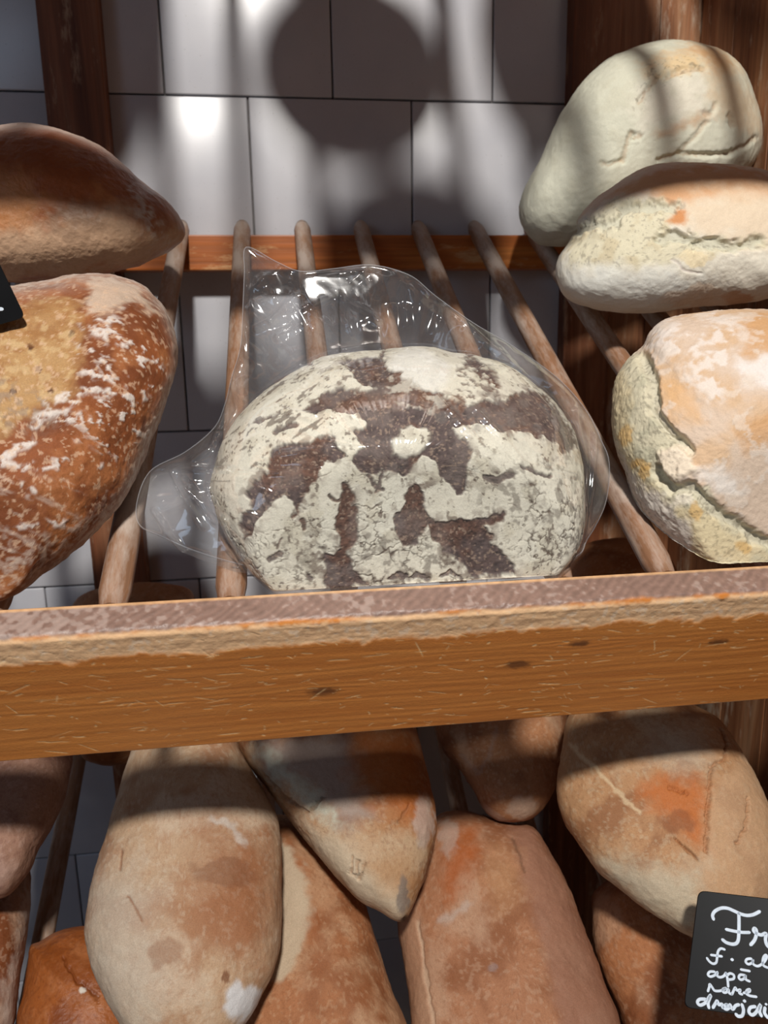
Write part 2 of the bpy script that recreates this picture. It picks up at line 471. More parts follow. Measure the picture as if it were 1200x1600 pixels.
def loaf(name, outline, label, cat, paint, lift, level=0, axes=(0.15, 0.11, 0.07), rot=0.0, tilt=0.0, centre=None,
         nth=360, nfr=110, nbk=34, kexp=2.35, seed=1, mat=None, dist=None, group=None, shrink=0.985, relief=1.0):
    out = spline(outline, True, 6)
    cpx = centre if centre else tuple((out.min(0) + out.max(0)) / 2)
    if dist: C = ray(*cpx) * dist
    else:
        pl = P0 + np.array([0, 0, level * PITCH]) + lift * NN
        C = hit(cpx[0], cpx[1], pl, NN)
    v = unit(C)
    c, s_ = math.cos(rot), math.sin(rot)
    e1 = np.array([c, 0, 0]) + s_ * D; e2 = -s_ * np.array([1.0, 0, 0]) + c * D; e3 = NN.copy()
    if tilt:
        ct, st = math.cos(tilt), math.sin(tilt); e2, e3 = ct * e2 + st * e3, -st * e2 + ct * e3
    E = np.stack([e1, e2, e3]); A = E.T @ np.diag(1 / np.asarray(axes) ** 2) @ E
    Nv = unit(A @ v); h = 1 / math.sqrt(v @ A @ v)
    if Nv @ v < 0: Nv = -Nv
    p = unit(np.cross(Nv, [0, 0, 1.0])); p = p if p[0] > 0 else -p
    q = np.cross(Nv, p)
    pts = []
    for px, py in out:
        X = hit(px, py, C, Nv) - C; pts.append((X @ p, X @ q))
    pts = np.array(pts) * shrink
    ang = np.unwrap(np.arctan2(pts[:, 1], pts[:, 0])); rad = np.hypot(pts[:, 0], pts[:, 1])
    if ang[-1] < ang[0]: ang = ang[::-1]; rad = rad[::-1]
    o_ = np.argsort(ang % (2 * math.pi)); aa = (ang % (2 * math.pi))[o_]; rr = rad[o_]
    th = np.linspace(0, 2 * math.pi, nth, endpoint=False)
    r_th = np.interp(th, np.concatenate([aa - 2 * math.pi, aa, aa + 2 * math.pi]), np.tile(rr, 3))
    ph = np.concatenate([np.linspace(0.004, math.pi / 2, nfr), np.linspace(math.pi / 2, math.pi - 0.004, nbk + 1)[1:]])
    rho = np.sin(ph) ** (2 / kexp); z = np.sign(np.cos(ph)) * np.abs(np.cos(ph)) ** (2 / kexp)
    ux = np.cos(th)[None, :] * r_th[None, :] * rho[:, None]; uy = np.sin(th)[None, :] * r_th[None, :] * rho[:, None]
    B = C + ux[..., None] * p + uy[..., None] * q - (h * z)[:, None, None] * v
    n0, n1 = B.shape[:2]
    B = keep_on_shelf(B.reshape(-1, 3), level, 0.0025, v).reshape(B.shape)
    # normals on the grid
    du = np.roll(B, -1, 1) - np.roll(B, 1, 1); dv = np.gradient(B, axis=0)
    nr = np.cross(du, dv); nr /= np.linalg.norm(nr, axis=2)[..., None] + 1e-12
    if np.mean(np.sum(nr * (B - C), 2)) < 0: nr = -nr
    Vb = B.reshape(-1, 3); x, y = project(Vb)
    fr = np.repeat(z > -0.02, n1)
    P = Paint(Vb - C, x, y, fr, seed)
    P.facing = -np.sum(nr.reshape(-1, 3) * v, 1)
    paint(P)
    V = Vb + nr.reshape(-1, 3) * (P.disp * relief)[:, None]
    V = keep_on_shelf(V, level, 0.0025, v)
    i = np.arange(n0 - 1)[:, None] * n1; j = np.arange(n1)[None, :]; j2 = (j + 1) % n1
    F = np.stack([i + j, i + j2, i + n1 + j2, i + n1 + j], -1).reshape(-1, 4)
    cc = P.col; ring = np.arange(n1); ng = [ring[::-1], ring + (n0 - 1) * n1]
    # orientation
    f0 = F[len(F) // 3]; nn_ = np.cross(V[f0[1]] - V[f0[0]], V[f0[3]] - V[f0[0]])
    if nn_ @ (V[f0[0]] - C) < 0: F = F[:, ::-1]; ng = [g[::-1] for g in ng]
    base = C - 0.5 * axes[2] * NN
    o = mesh_obj(name, V - base, F, mat, None, True, np.clip(cc, 0.004, 0.93), None, ng)
    o.location = base
    tag(o, label, cat, group)
    return o, dict(C=C, v=v, p=p, q=q, h=h, th=th, r=r_th, Nv=Nv, k=kexp)

M_RYE = crust_material('floured_rye_crust', 0.85, 0.12, 0.0007, 0.2, 900)
M_PALE = crust_material('pale_crust', 0.74, 0.08, 0.0006, 0.3, 800)
M_BROWN = crust_material('brown_crust', 0.42, 0.10, 0.0009, 0.4, 420)
M_MATT = crust_material('floured_brown_crust', 0.68, 0.17, 0.0006, 0.3, 900)

# ---- the round rye loaf in the bag
CL = [(328,762),(337,722),(352,682),(384,639),(421,607),(469,577),(507,559),(555,550),(597,546),(640,543),(677,544),(705,551),(742,555),(796,572),(841,606),(869,632),(892,663),(903,697),(910,732),(913,775),(913,817),(906,849),(892,877),(875,897),(850,925),(790,945),(700,955),(600,958),(500,953),(440,938),(403,905),(373,869),(349,829),(336,797)]
D1 = [(533,567),(560,562),(587,553),(597,560),(608,575),(627,589),(648,602),(677,612),(711,626),(733,635),(753,623),(779,626),(801,621),(830,612),(847,615),(866,638),(883,655),(898,677),(899,700),(892,714),(875,697),(861,683),(841,679),(804,677),(779,674),(753,663),(728,663),(713,669),(725,689),(739,711),(733,734),(730,757),(733,774),(713,776),(699,757),(685,740),(682,725),(662,717),(645,728),(637,742),(620,740),(600,733),(585,740),(573,735),(555,727),(557,711),(570,700),(557,690),(557,674),(573,663),(568,655),(547,647),(517,639),(493,642),(469,639),(491,629),(512,615),(533,610),(576,610),(581,605),(560,594),(552,578)]
I1 = [(611,690),(624,672),(640,664),(668,668),(676,680),(665,700),(650,712),(632,716),(611,711)]
D2 = [(720,556),(742,556),(762,570),(779,590),(784,605),(782,622),(770,612),(760,595),(745,580),(728,570)]
D3 = [(432,701),(453,690),(490,688),(520,682),(530,695),(541,718),(507,722),(497,743),(487,770),(480,780),(473,798),(459,808),(456,791),(448,783),(443,770),(427,783),(419,794),(400,812),(395,830),(381,841),(373,815),(376,803),(389,794),(381,770),(395,750),(402,735),(416,738),(421,717)]
D4 = [(539,763),(549,767),(552,789),(557,797),(557,823),(561,853),(547,858),(547,874),(552,893),(563,898),(575,915),(507,920),(503,911),(509,890),(504,853),(512,863),(520,867),(536,858),(533,839),(525,823),(527,797),(533,783)]
D5 = [(645,751),(657,752),(665,772),(665,792),(668,815),(662,829),(654,837),(656,850),(631,853),(622,830),(617,810),(620,798),(631,795),(634,775)]
D6 = [(672,806),(685,817),(713,815),(756,809),(787,800),(790,806),(781,815),(756,823),(767,837),(779,857),(790,874),(801,880),(803,899),(773,905),(767,896),(756,903),(733,904),(725,883),(708,871),(688,857),(674,840),(674,823)]
def cell_cracks(P, size, k, jitter=0.5):
    """distance to cell borders of a jittered cell pattern, in the loaf's own space"""
    q = P.P / size + np.stack([P.nz(size * .6, 3, 90 + k + a) for a in range(3)], 1) * 0.35
    i = np.floor(q).astype(np.int64); f1 = np.full(len(q), 9.0); f2 = np.full(len(q), 9.0)
    for dx in (-1, 0, 1):
        for dy in (-1, 0, 1):
            for dz in (-1, 0, 1):
                c = i + np.array([dx, dy, dz]); hsh = (c[:, 0] * 73856093 ^ c[:, 1] * 19349663 ^ c[:, 2] * 83492791) & 0x7fffffff
                d = np.zeros(len(q))
                for a in range(3):
                    hh = ((hsh * (a * 2654435 + 40503) + k) >> 7) & 1023
                    d += (c[:, a] + hh / 1023.0 - q[:, a]) ** 2
                f2 = np.minimum(f2, np.maximum(f1, d)); f1 = np.minimum(f1, d)
    return np.sqrt(f2) - np.sqrt(f1)
def paint_rye(P):
    big = P.nz(90, 4, 1); fine = P.nz(7, 4, 2); mid = P.nz(24, 4, 3); grit = P.nz(2.6, 2, 4)
    P.base((240, 234, 216))
    P.mix((240, 236, 220), smooth(-.1, .6, big) * .6)
    P.mix((206, 196, 172), smooth(.15, .6, mid) * .45)
    P.disp += 0.0014 * big + 0.0009 * mid + 0.00035 * fine + 0.0004
    # dusting thins to grey here and there
    sp = smooth(.30, .62, fine + .35 * mid)
    P.mix((128, 112, 98), sp * smooth(-.1, .5, P.nz(60, 3, 6)) * .75)
    zone = np.maximum(P.blob(850, 800, 110, 90, 0, 20), P.blob(600, 880, 160, 60, 0, 20))
    P.mix((120, 108, 96), smooth(.12, .5, P.nz(9, 4, 8)) * zone * .6)
    # streaks on the upper left shoulder
    st = smooth(.34, .6, fbm((np.stack([(P.x + .55 * P.y) / 5.0, (P.y - .55 * P.x) / 50.0 * -1, np.zeros(len(P.x))], 1)) * np.array([.25, 1.3, 1]), 3, 77))
    P.mix((104, 88, 76), smooth(.36, .58, fbm(np.stack([(P.x * .82 - P.y * .57) / 22, (P.y * .82 + P.x * .57) / 6, P.V[:, 2] * 40], 1), 4, 12) + .25 * fine) * P.blob(430, 660, 120, 75, -.6) * .75)
    # broken-open dark crumb
    dark = np.zeros(len(P.x))
    for k, d in enumerate((D1, D3, D4, D5, D6)):
        dark = np.maximum(dark, P.poly(d, 2.2, 7, 16, k) if k not in () else 0)
    dark = np.maximum(dark, P.poly(D2, 6, 8, 10, 9) * smooth(-.25, .35, fine + .5))
    dark = np.maximum(dark, P.blob(738, 600, 26, 30, 0, 8) * smooth(-.05, .4, fine) * .75)
    isl = P.poly(I1, 4, 4, 14, 20); dark = dark * (1 - isl)
    for pts, wd in (([(592,560),(600,548)], 3), ([(640,905),(652,897),(668,906)], 4), ([(690,900),(704,893),(720,905)], 4), ([(480,899),(488,905)], 3), ([(515,777),(522,784),(534,782)], 3),
                    ([(472,815),(476,828)], 4), ([(433,858),(441,842)], 2), ([(420,876),(438,868)], 5), ([(610,905),(622,898),(634,903)], 4), ([(588,770),(598,766)], 3), ([(596,741),(590,765),(574,744)], 3), ([(818,728),(850,742),(862,745)], 3), ([(800,745),(772,752),(760,748)], 6), ([(478,571),(487,569)], 3), ([(400,660),(436,645)], 2), ([(430,672),(462,662)], 4)):
        dark = np.maximum(dark, P.line(pts, wd, 1.2, 3, 8, int(pts[0][0])) * .9)
    halo = np.zeros(len(P.x))
    for k, d in enumerate((D1, D3, D4, D5, D6)):
        halo = np.maximum(halo, smooth(-22, 4, seg_dist(P.x, P.y, d, True)))
    P.mix((146, 130, 116), halo * smooth(.02, .42, P.nz(11, 4, 81) + .3 * fine) * (1 - isl * .7) * .75)
    edge = smooth(.0, .5, dark) * smooth(1.0, .5, dark)
    dcol = lin((98, 82, 78)) * (1 + .28 * grit[:, None] + .30 * fine[:, None])
    warm = smooth(-.1, .5, P.nz(40, 3, 14))[:, None]
    dcol = dcol * (1 - warm) + lin((104, 74, 60)) * (1 + .35 * grit[:, None] + .3 * fine[:, None]) * warm
    dust = (smooth(.0, .55, P.nz(30, 4, 15)) * .35)[:, None]
    dcol = dcol * (1 - dust) + lin((150, 136, 128)) * dust
    spk = smooth(.48, .62, P.nz(3.2, 2, 16))[:, None]
    dcol = dcol * (1 - .6 * spk) + lin((176, 152, 132)) * .6 * spk
    P.mix(np.clip(dcol, .01, 1), dark)
    P.disp -= 0.0028 * dark; P.disp += dark * (.0006 * fine + .0005 * grit)
    P.mix((84, 66, 54), edge * .35 * smooth(-.1, .3, fine))
    P.mix((112, 96, 84), smooth(.44, .58, P.nz(4.2, 3, 61)) * smooth(-.2, .4, mid) * (1 - dark) * .8)
    P.mix((128, 118, 112), smooth(-.05, .45, P.nz(12, 4, 62)) * np.maximum(P.blob(800, 650, 95, 34, .1, 16), P.blob(700, 640, 60, 22, .3, 14)) * .55)
    P.mix((236, 230, 214), smooth(.1, .5, P.nz(14, 4, 63)) * P.blob(640, 606, 60, 22, .3, 14) * .6)
    # crazing of the flour coat on the lower right and bottom
    cr = cell_cracks(P, 17, 3); zc = np.maximum(P.blob(862, 828, 60, 80, 0, 14), np.maximum(P.blob(470, 868, 90, 55, 0, 14), P.blob(610, 850, 60, 70, 0, 14)) * .8)
    ck = smooth(.085, .02, cr) * zc * smooth(-.15, .25, P.nz(22, 3, 33)) * (1 - dark)
    P.mix((86, 66, 50), ck * .85); P.disp -= .0016 * ck
    cr2 = cell_cracks(P, 36, 9); ck2 = smooth(.05, .012, cr2) * smooth(700, 760, P.y) * smooth(-.1, .25, P.nz(30, 3, 84)) * (1 - dark)
    P.mix((92, 72, 58), ck2 * .8); P.disp -= .0014 * ck2
    P.mix((246, 243, 234), P.blob(655, 578, 48, 32, .2, 8) * .8 * (1 - dark))
    P.disp += .004 * P.blob(655, 575, 55, 36, .2, 6, 25, 4, 1.3, .2)
rye, RYE = loaf('rye_loaf', CL, 'round dark rye loaf with cracked cream flour crust inside the clear plastic bag', 'bread', paint_rye,
                lift=0.078, dist=0.614, axes=(0.17, 0.11, 0.075), nth=780, nfr=270, nbk=40, kexp=2.15, seed=11, mat=M_RYE, relief=.7)

# ---- loaves on the left of the middle shelf
LB = [(60,441),(110,432),(160,430),(195,437),(225,450),(250,475),(267,505),(277,540),(275,580),(265,615),(252,650),(235,690),(222,725),(205,765),(185,795),(150,835),(110,870),(70,900),(30,935),(-20,950),(-100,930),(-150,840),(-165,700),(-140,560),(-70,470)]
def paint_lb(P):
    big = P.nz(80, 4, 1); mid = P.nz(26, 4, 2); fine = P.nz(7, 4, 3); grit = P.nz(2.6, 2, 4)
    P.base((136, 76, 40)); P.noise_mix((110, 58, 30), 50, -.2, .5, .8, 4, 5); P.noise_mix((172, 110, 66), 34, .0, .6, .6, 4, 6)
    P.disp += .0018 * big + .0009 * mid + .00035 * fine
    # pale ochre split at the top left
    och = P.poly([(-60,480),(20,490),(100,470),(130,500),(128,560),(120,600),(95,625),(60,650),(0,690),(-80,700)], 14, 16, 30)
    P.mix((172, 132, 86), och * .9); P.mix((158, 108, 62), och * smooth(.1, .5, fine) * .6)
    P.mix((182, 146, 100), P.poly([(-40,540),(70,520),(120,545),(110,600),(60,640),(-20,660)], 16, 12, 20, 3) * .6)
    P.disp -= .003 * P.poly([(-60,500),(20,508),(100,500),(125,545),(110,600),(0,660),(-80,680)], 10, 8, 30)
    for cx, cy in ((112,517),(46,537),(80,608),(20,612),(60,575)):
        P.mix((90, 56, 34), P.blob(cx, cy, 5, 4, 0, 3, 6)); 
    P.mix((150, 104, 62), och * smooth(.0, .5, P.nz(18, 4, 91)) * .7); P.mix((206, 178, 134), och * smooth(.15, .5, P.nz(10, 4, 92)) * .5)
    P.mix((146, 128, 112), P.blob(20, 640, 60, 40, .3, 16) * smooth(-.2, .4, fine) * .6)
    # grey gap and pale top corner
    P.mix((206, 186, 166), P.poly([(140,440),(170,432),(215,448),(250,490),(235,490),(205,470),(180,485),(140,490)], 7, 8, 18) * .75)
    # torn white flour flakes
    zone = P.poly([(140,480),(200,500),(250,560),(255,640),(215,720),(150,690),(80,660),(50,640),(110,600),(130,560)], 18, 16, 25)
    st = fbm(np.stack([(P.x + .35 * P.y) / 30, (P.y - .35 * P.x) / 13, P.V[:, 2] * 20], 1), 4, 41)
    fl = smooth(.36, .56, st + .35 * fine + .3 * mid) * zone
    for pts, wd in (([(150,510),(170,520),(188,530)], 12), ([(140,530),(150,560),(170,570)], 6), ([(90,625),(130,612),(180,615)], 5), ([(50,662),(80,650),(110,640)], 6), ([(180,590),(193,610)], 6), ([(130,580),(155,582)], 8), ([(112,652),(130,655)], 8), ([(226,610),(230,625)], 5), ([(30,700),(45,690),(5,715)], 9), ([(0,727),(60,730),(105,722)], 4), ([(155,730),(158,737)], 4), ([(10,830),(50,825),(95,818)], 4), ([(42,763),(50,772)], 6)):
        fl = np.maximum(fl, P.line(pts, wd, 4, 8, 12, int(abs(pts[0][0]) + pts[0][1])) * smooth(-.35, .15, fine + .3 * mid))
    P.mix((218, 208, 200), fl * .88); P.disp += .0005 * fl
    P.mix((214, 180, 150), smooth(.35, .55, P.nz(5, 3, 44)) * .5)
    # floured rim along the right and lower edge
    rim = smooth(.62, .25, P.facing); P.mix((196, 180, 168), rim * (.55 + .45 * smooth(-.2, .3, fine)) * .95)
    low = P.poly([(-60,830),(40,850),(130,800),(190,770),(230,690),(290,700),(200,820),(60,960),(-100,960)], 16, 20, 20)
    P.mix((190, 172, 158), low * smooth(-.05, .5, fine + .4 * mid) * .55)
    P.mix((214, 196, 180), smooth(.2, .5, fbm(np.stack([(P.x + .4 * P.y) / 50, (P.y - .4 * P.x) / 9, P.V[:, 2] * 20], 1), 4, 49)) * P.poly([(-80,720),(120,760),(120,840),(60,900),(-80,930)], 20, 15, 20) * .3)
loaf('country_loaf', LB, 'large brown country loaf with ochre split and white flour flakes on the rods', 'bread', paint_lb,
     lift=0.092, dist=0.612, kexp=2.2, axes=(0.115, 0.130, 0.08), rot=-.25, seed=21, mat=M_MATT, nth=500, nfr=170, nbk=34)
LT = [(0,196),(40,193),(90,200),(130,215),(165,232),(200,262),(230,290),(262,315),(282,340),(290,360),(286,375),(270,390),(240,405),(210,418),(150,430),(90,439),(20,442),(-80,430),(-150,390),(-180,320),(-150,250),(-80,210)]
def paint_lt(P):
    P.softk = 1.6
    big = P.nz(80, 4, 1); mid = P.nz(26, 4, 2); fine = P.nz(7, 4, 3)
    P.base((158, 88, 48)); P.disp += .0015 * big + .0008 * mid + .0003 * fine
    P.noise_mix((190, 124, 76), 45, -.1, .5, .7, 4, 5)
    P.mix((136, 66, 30), P.poly([(-60,205),(60,210),(130,235),(160,265),(140,278),(60,265),(-60,255)], 10, 10, 25) * .8)
    P.mix((196, 134, 78), P.poly([(-60,290),(40,285),(70,310),(50,360),(-60,370)], 14, 16, 25) * .6)
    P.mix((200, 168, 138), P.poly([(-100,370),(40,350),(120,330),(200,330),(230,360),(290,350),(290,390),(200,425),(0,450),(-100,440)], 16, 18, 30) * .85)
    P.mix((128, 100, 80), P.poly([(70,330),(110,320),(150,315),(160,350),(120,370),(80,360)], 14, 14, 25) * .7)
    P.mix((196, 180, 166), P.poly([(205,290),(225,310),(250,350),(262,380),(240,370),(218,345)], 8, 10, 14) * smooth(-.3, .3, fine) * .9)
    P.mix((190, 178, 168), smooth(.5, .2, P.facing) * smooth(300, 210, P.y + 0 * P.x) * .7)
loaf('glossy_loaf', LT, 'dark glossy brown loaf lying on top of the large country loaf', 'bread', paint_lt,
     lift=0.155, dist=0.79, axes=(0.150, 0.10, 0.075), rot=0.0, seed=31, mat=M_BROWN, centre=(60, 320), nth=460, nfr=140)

# ---- pale loaves on the right of the middle shelf
RB = [(1003,540),(1014,518),(1037,498),(1073,490),(1119,485),(1170,482),(1230,490),(1300,530),(1340,620),(1345,720),(1300,820),(1230,880),(1150,905),(1105,900),(1073,880),(1042,854),(1012,823),(989,787),(971,736),(958,698),(953,659),(953,623),(959,588),(978,559)]
RBS = [(1003,552),(1020,575),(1026,610),(1022,640),(1040,668),(1075,690),(1082,715),(1110,748),(1118,785),(1170,820),(1200,850)]
def paint_rb(P):
    P.softk = 1.6
    big = P.nz(80, 4, 1); mid = P.nz(26, 4, 2); fine = P.nz(7, 4, 3)
    P.base((208, 186, 166)); P.disp += .0015 * big + .0006 * mid + .0003 * fine
    P.noise_mix((204, 170, 134), 60, -.05, .5, .8, 4, 5)
    for poly in ([(1160,505),(1180,490),(1260,500),(1260,545),(1200,550),(1160,545)], [(1150,660),(1200,640),(1280,650),(1200,700),(1160,705)]):
        P.mix((198, 150, 100), P.poly(poly, 9, 12, 20) * .75)
    P.mix((212, 164, 108), P.poly([(1025,650),(1090,650),(1090,600),(1030,600)], 14, 16, 22) * .6)
    flz = P.poly([(1010,540),(1020,510),(1060,495),(1150,490),(1160,540),(1150,580),(1110,630),(1080,600),(1050,560)], 12, 18, 24)
    P.mix((224, 214, 206), flz * smooth(-.45, .15, mid + .5 * fine) * .85)
    P.mix((226, 220, 216), P.poly([(1150,560),(1200,555),(1280,570),(1280,610),(1200,612),(1150,590)], 9, 14, 20) * .85)
    P.mix((226, 218, 210), P.poly([(1092,735),(1130,730),(1160,745),(1168,780),(1135,778),(1105,765)], 8, 12, 16) * .85)
    P.mix((220, 208, 196), smooth(.22, .45, mid + .4 * fine) * .5); P.disp += .0004 * P.nz(5, 3, 71)
    # torn side: pale green-grey crumb left of the split, yellow rim
    left = P.poly([(1003,545),(1020,575),(1026,612),(1022,642),(1042,672),(1078,692),(1083,715),(1060,715),(1060,760),(1110,760),(1120,790),(1170,822),(1210,850),(1210,900),(1060,900),(900,760),(930,560)], 3, 5, 12)
    P.mix((206, 198, 172), left); P.mix((184, 180, 156), left * smooth(-.1, .5, mid) * .7)
    P.mix((222, 204, 164), left * P.poly([(965,570),(978,600),(980,690),(1000,740),(1050,790),(1100,800),(1160,830),(1200,870),(1100,880),(1000,790),(950,690),(950,590)], 8, 9, 16) * .8)
    for cx, cy, a, b_, r_ in ((974,680,10,18,.2),(1002,740,9,12,.3),(1000,727,14,8,.5),(1088,800,10,16,-.4),(1165,855,14,10,.3),(988,726,8,6,0)):
        P.mix((214, 172, 104), P.blob(cx, cy, a, b_, r_, 4, 8) * .7)
    P.mix((222, 214, 206), left * P.poly([(958,690),(975,740),(1000,760),(1050,795),(1075,820),(1080,880),(1040,860),(1000,815),(975,760),(955,710)], 6, 9, 14) * .85)
    gap = np.maximum(P.line([(1006,560),(1019,590),(1021,640),(1045,672),(1066,690),(1078,705)], 9, 4, 4), P.line([(1024,737),(1032,752),(1050,765),(1082,760),(1098,778),(1122,800),(1150,812),(1180,840),(1205,850)], 9, 4, 5))
    P.mix((194, 188, 168), gap * .8)
    P.disp -= .0060 * gap + .0015 * left
    P.mix((232, 216, 194), P.poly([(1024,708),(1040,700),(1070,698),(1085,715),(1090,735),(1060,752),(1040,745),(1028,730)], 4, 6, 10) * .95)
    P.disp += .004 * P.poly([(1024,708),(1040,700),(1070,698),(1085,715),(1090,735),(1060,752),(1040,745),(1028,730)], 5, 5, 10)
    P.mix((236, 226, 206), P.poly([(1052,780),(1060,772),(1080,775),(1083,785),(1066,790),(1054,790)], 3, 4, 7) * .9)
    P.mix((80, 70, 60), smooth(.42, .55, P.nz(4, 2, 26)) * left * .35)
loaf('torn_white_loaf', RB, 'floury white loaf with a long torn split, resting on the rods', 'bread', paint_rb,
     lift=0.085, dist=0.66, kexp=2.2, axes=(0.13, 0.11, 0.08), seed=41, mat=M_PALE, nth=500, nfr=170)
RM = [(867,425),(872,400),(890,375),(900,345),(920,320),(950,295),(980,275),(1015,258),(1050,254),(1100,254),(1150,258),(1200,268),(1260,300),(1300,350),(1310,400),(1280,445),(1200,468),(1150,475),(1100,478),(1050,485),(1000,490),(950,487),(905,477),(880,462),(870,445)]
def paint_rm(P):
    P.softk = 1.6
    big = P.nz(80, 4, 1); mid = P.nz(26, 4, 2); fine = P.nz(7, 4, 3)
    P.base((226, 220, 204)); P.disp += .0015 * big + .0007 * mid + .0003 * fine
    P.mix((206, 148, 96), P.poly([(905,335),(950,295),(1010,258),(1100,254),(1200,268),(1280,310),(1200,310),(1120,310),(1060,320),(1040,345),(1010,300),(960,310)], 10, 9, 20) * .85)
    P.mix((226, 206, 188), P.line([(915,330),(950,298),(1000,266),(1050,256)], 6, 5, 5) * .7)
    P.mix((222, 200, 172), P.poly([(1080,310),(1130,290),(1220,300),(1220,380),(1160,380),(1100,365),(1060,340)], 14, 14, 26) * .8)
    split = P.poly([(897,350),(930,330),(985,305),(1020,312),(1062,314),(1060,332),(1045,348),(1046,360),(1080,372),(1120,370),(1140,376),(1200,370),(1200,385),(1150,392),(1100,396),(1040,410),(960,420),(885,415),(888,380)], 5, 7, 14)
    P.mix((216, 208, 180), split * .9); P.mix((196, 180, 146), split * smooth(0, .5, mid) * .6)
    for pts, wd in (([(972,328),(990,322),(1020,322),(1060,320)], 7), ([(1034,372),(1050,368),(1075,372)], 9), ([(1090,380),(1120,382),(1150,386),(1190,376)], 8), ([(900,360),(920,350),(960,348)], 9)):
        mk = P.line(pts, wd, 5, 6, 10, int(pts[0][0])); P.mix((194, 192, 174), mk * .75); P.disp -= .0055 * mk
    P.mix((204, 134, 76), P.poly([(1043,347),(1062,322),(1075,335),(1070,350)], 4, 3, 8) * .9)
    P.mix((230, 214, 178), P.blob(1085, 404, 26, 11, 0, 5, 12) * .9)
    P.mix((206, 196, 186), P.line([(1050,405),(1065,420),(1095,428)], 1.5, 1.5, 2)); P.disp -= .0008 * P.line([(1050,405),(1065,420),(1095,428)], 2, 1.5, 2)
    P.mix((226, 226, 218), P.poly([(870,425),(900,420),(1000,425),(1060,425),(1100,440),(1060,490),(900,480)], 12, 12, 24) * .85)
    P.mix((198, 152, 112), P.blob(1155, 466, 22, 12, 0, 6, 12) * .8); P.mix((214, 182, 152), P.blob(1090, 465, 60, 16, 0, 10, 18) * .5)
    P.mix((110, 100, 90), smooth(.46, .58, P.nz(4, 2, 26)) * split * .4)
loaf('split_white_loaf', RM, 'pale loaf with tan top and grey-green split, sandwiched between two others', 'bread', paint_rm,
     lift=0.16, axes=(0.15, 0.10, 0.07), seed=51, mat=M_PALE, nth=420, nfr=136, dist=0.83)
RT = [(809,330),(820,290),(845,245),(865,200),(885,165),(910,127),(945,95),(990,75),(1025,64),(1060,61),(1100,67),(1135,82),(1160,105),(1175,135),(1187,170),(1193,205),(1187,235),(1175,258),(1150,280),(1080,312),(1000,345),(930,372),(887,385),(865,386),(840,381),(817,360)]
def paint_rt(P):
    P.softk = 1.6
    big = P.nz(80, 4, 1); mid = P.nz(26, 4, 2); fine = P.nz(7, 4, 3)
    P.base((208, 208, 190)); P.disp += .0015 * big + .0006 * mid + .0003 * fine
    P.mix((226, 220, 204), P.poly([(1000,130),(1060,110),(1110,120),(1115,170),(1060,190),(1000,200),(985,170)], 14, 10, 22) * .8)
    P.mix((198, 196, 176), smooth(0, .6, mid) * .5)
    P.mix((212, 178, 132), P.poly([(1005,110),(1040,85),(1090,70),(1130,85),(1150,110),(1130,120),(1110,100),(1060,85),(1030,105)], 12, 10, 20) * .85)
    P.mix((198, 146, 96), P.poly([(1080,72),(1120,75),(1140,100),(1120,115),(1105,92)], 10, 8, 16) * .7)
    P.mix((224, 196, 150), P.poly([(1040,95),(1080,85),(1105,105),(1060,115),(1030,118)], 6, 6, 12) * .8)
    P.mix((212, 186, 152), P.poly([(1110,110),(1150,110),(1180,160),(1190,210),(1150,190),(1120,170)], 14, 12, 22) * .7)
    P.mix((190, 142, 98), P.poly([(1020,208),(1070,190),(1105,172),(1112,180),(1080,198),(1030,215)], 7, 5, 14) * .6)
    for pts, wd, c, dp in (([(1000,160),(1012,140),(1030,116)], 2.6, (70, 60, 50), .004), ([(1038,124),(1058,114),(1070,108),(1100,106)], 3, (84, 76, 64), .004), ([(987,208),(980,230),(974,250)], 3.2, (122, 84, 56), .004), ([(974,250),(950,258),(940,255)], 2, (120, 96, 80), .003), ([(994,214),(1000,212)], 3.5, (86, 60, 40), .003),
                           ([(1102,178),(1112,177)], 3, (96, 62, 36), .003), ([(1116,170),(1118,163)], 2, (96, 62, 36), .003), ([(1140,240),(1100,242),(1060,240),(1030,250)], 2, (110, 84, 72), .005), ([(1140,240),(1165,228),(1180,215)], 2, (150, 118, 92), .004), ([(1062,238),(1085,215),(1105,190)], 1.8, (140, 108, 86), .003), ([(1146,195),(1142,180)], 3, (166, 128, 96), .004)):
        mk = P.line(pts, wd, 1.6, 3, 7, int(pts[0][0])); P.mix((176, 142, 108), mk * .4); P.disp -= dp * .8 * P.line(pts, wd + 2, 3, 2, 9, int(pts[0][0]))
    P.mix((110, 100, 84), smooth(.4, .55, P.nz(5, 2, 26)) * P.poly([(1020,95),(1090,85),(1110,110),(1040,125),(990,175),(985,160)], 8, 6, 12) * .5)
loaf('smooth_white_loaf', RT, 'smooth pale loaf with small cracks, topmost of its stack beside the wooden panel', 'bread', paint_rt,
     lift=0.16, axes=(0.15, 0.105, 0.085), rot=.45, seed=61, mat=M_PALE, nth=420, nfr=136, dist=0.985)

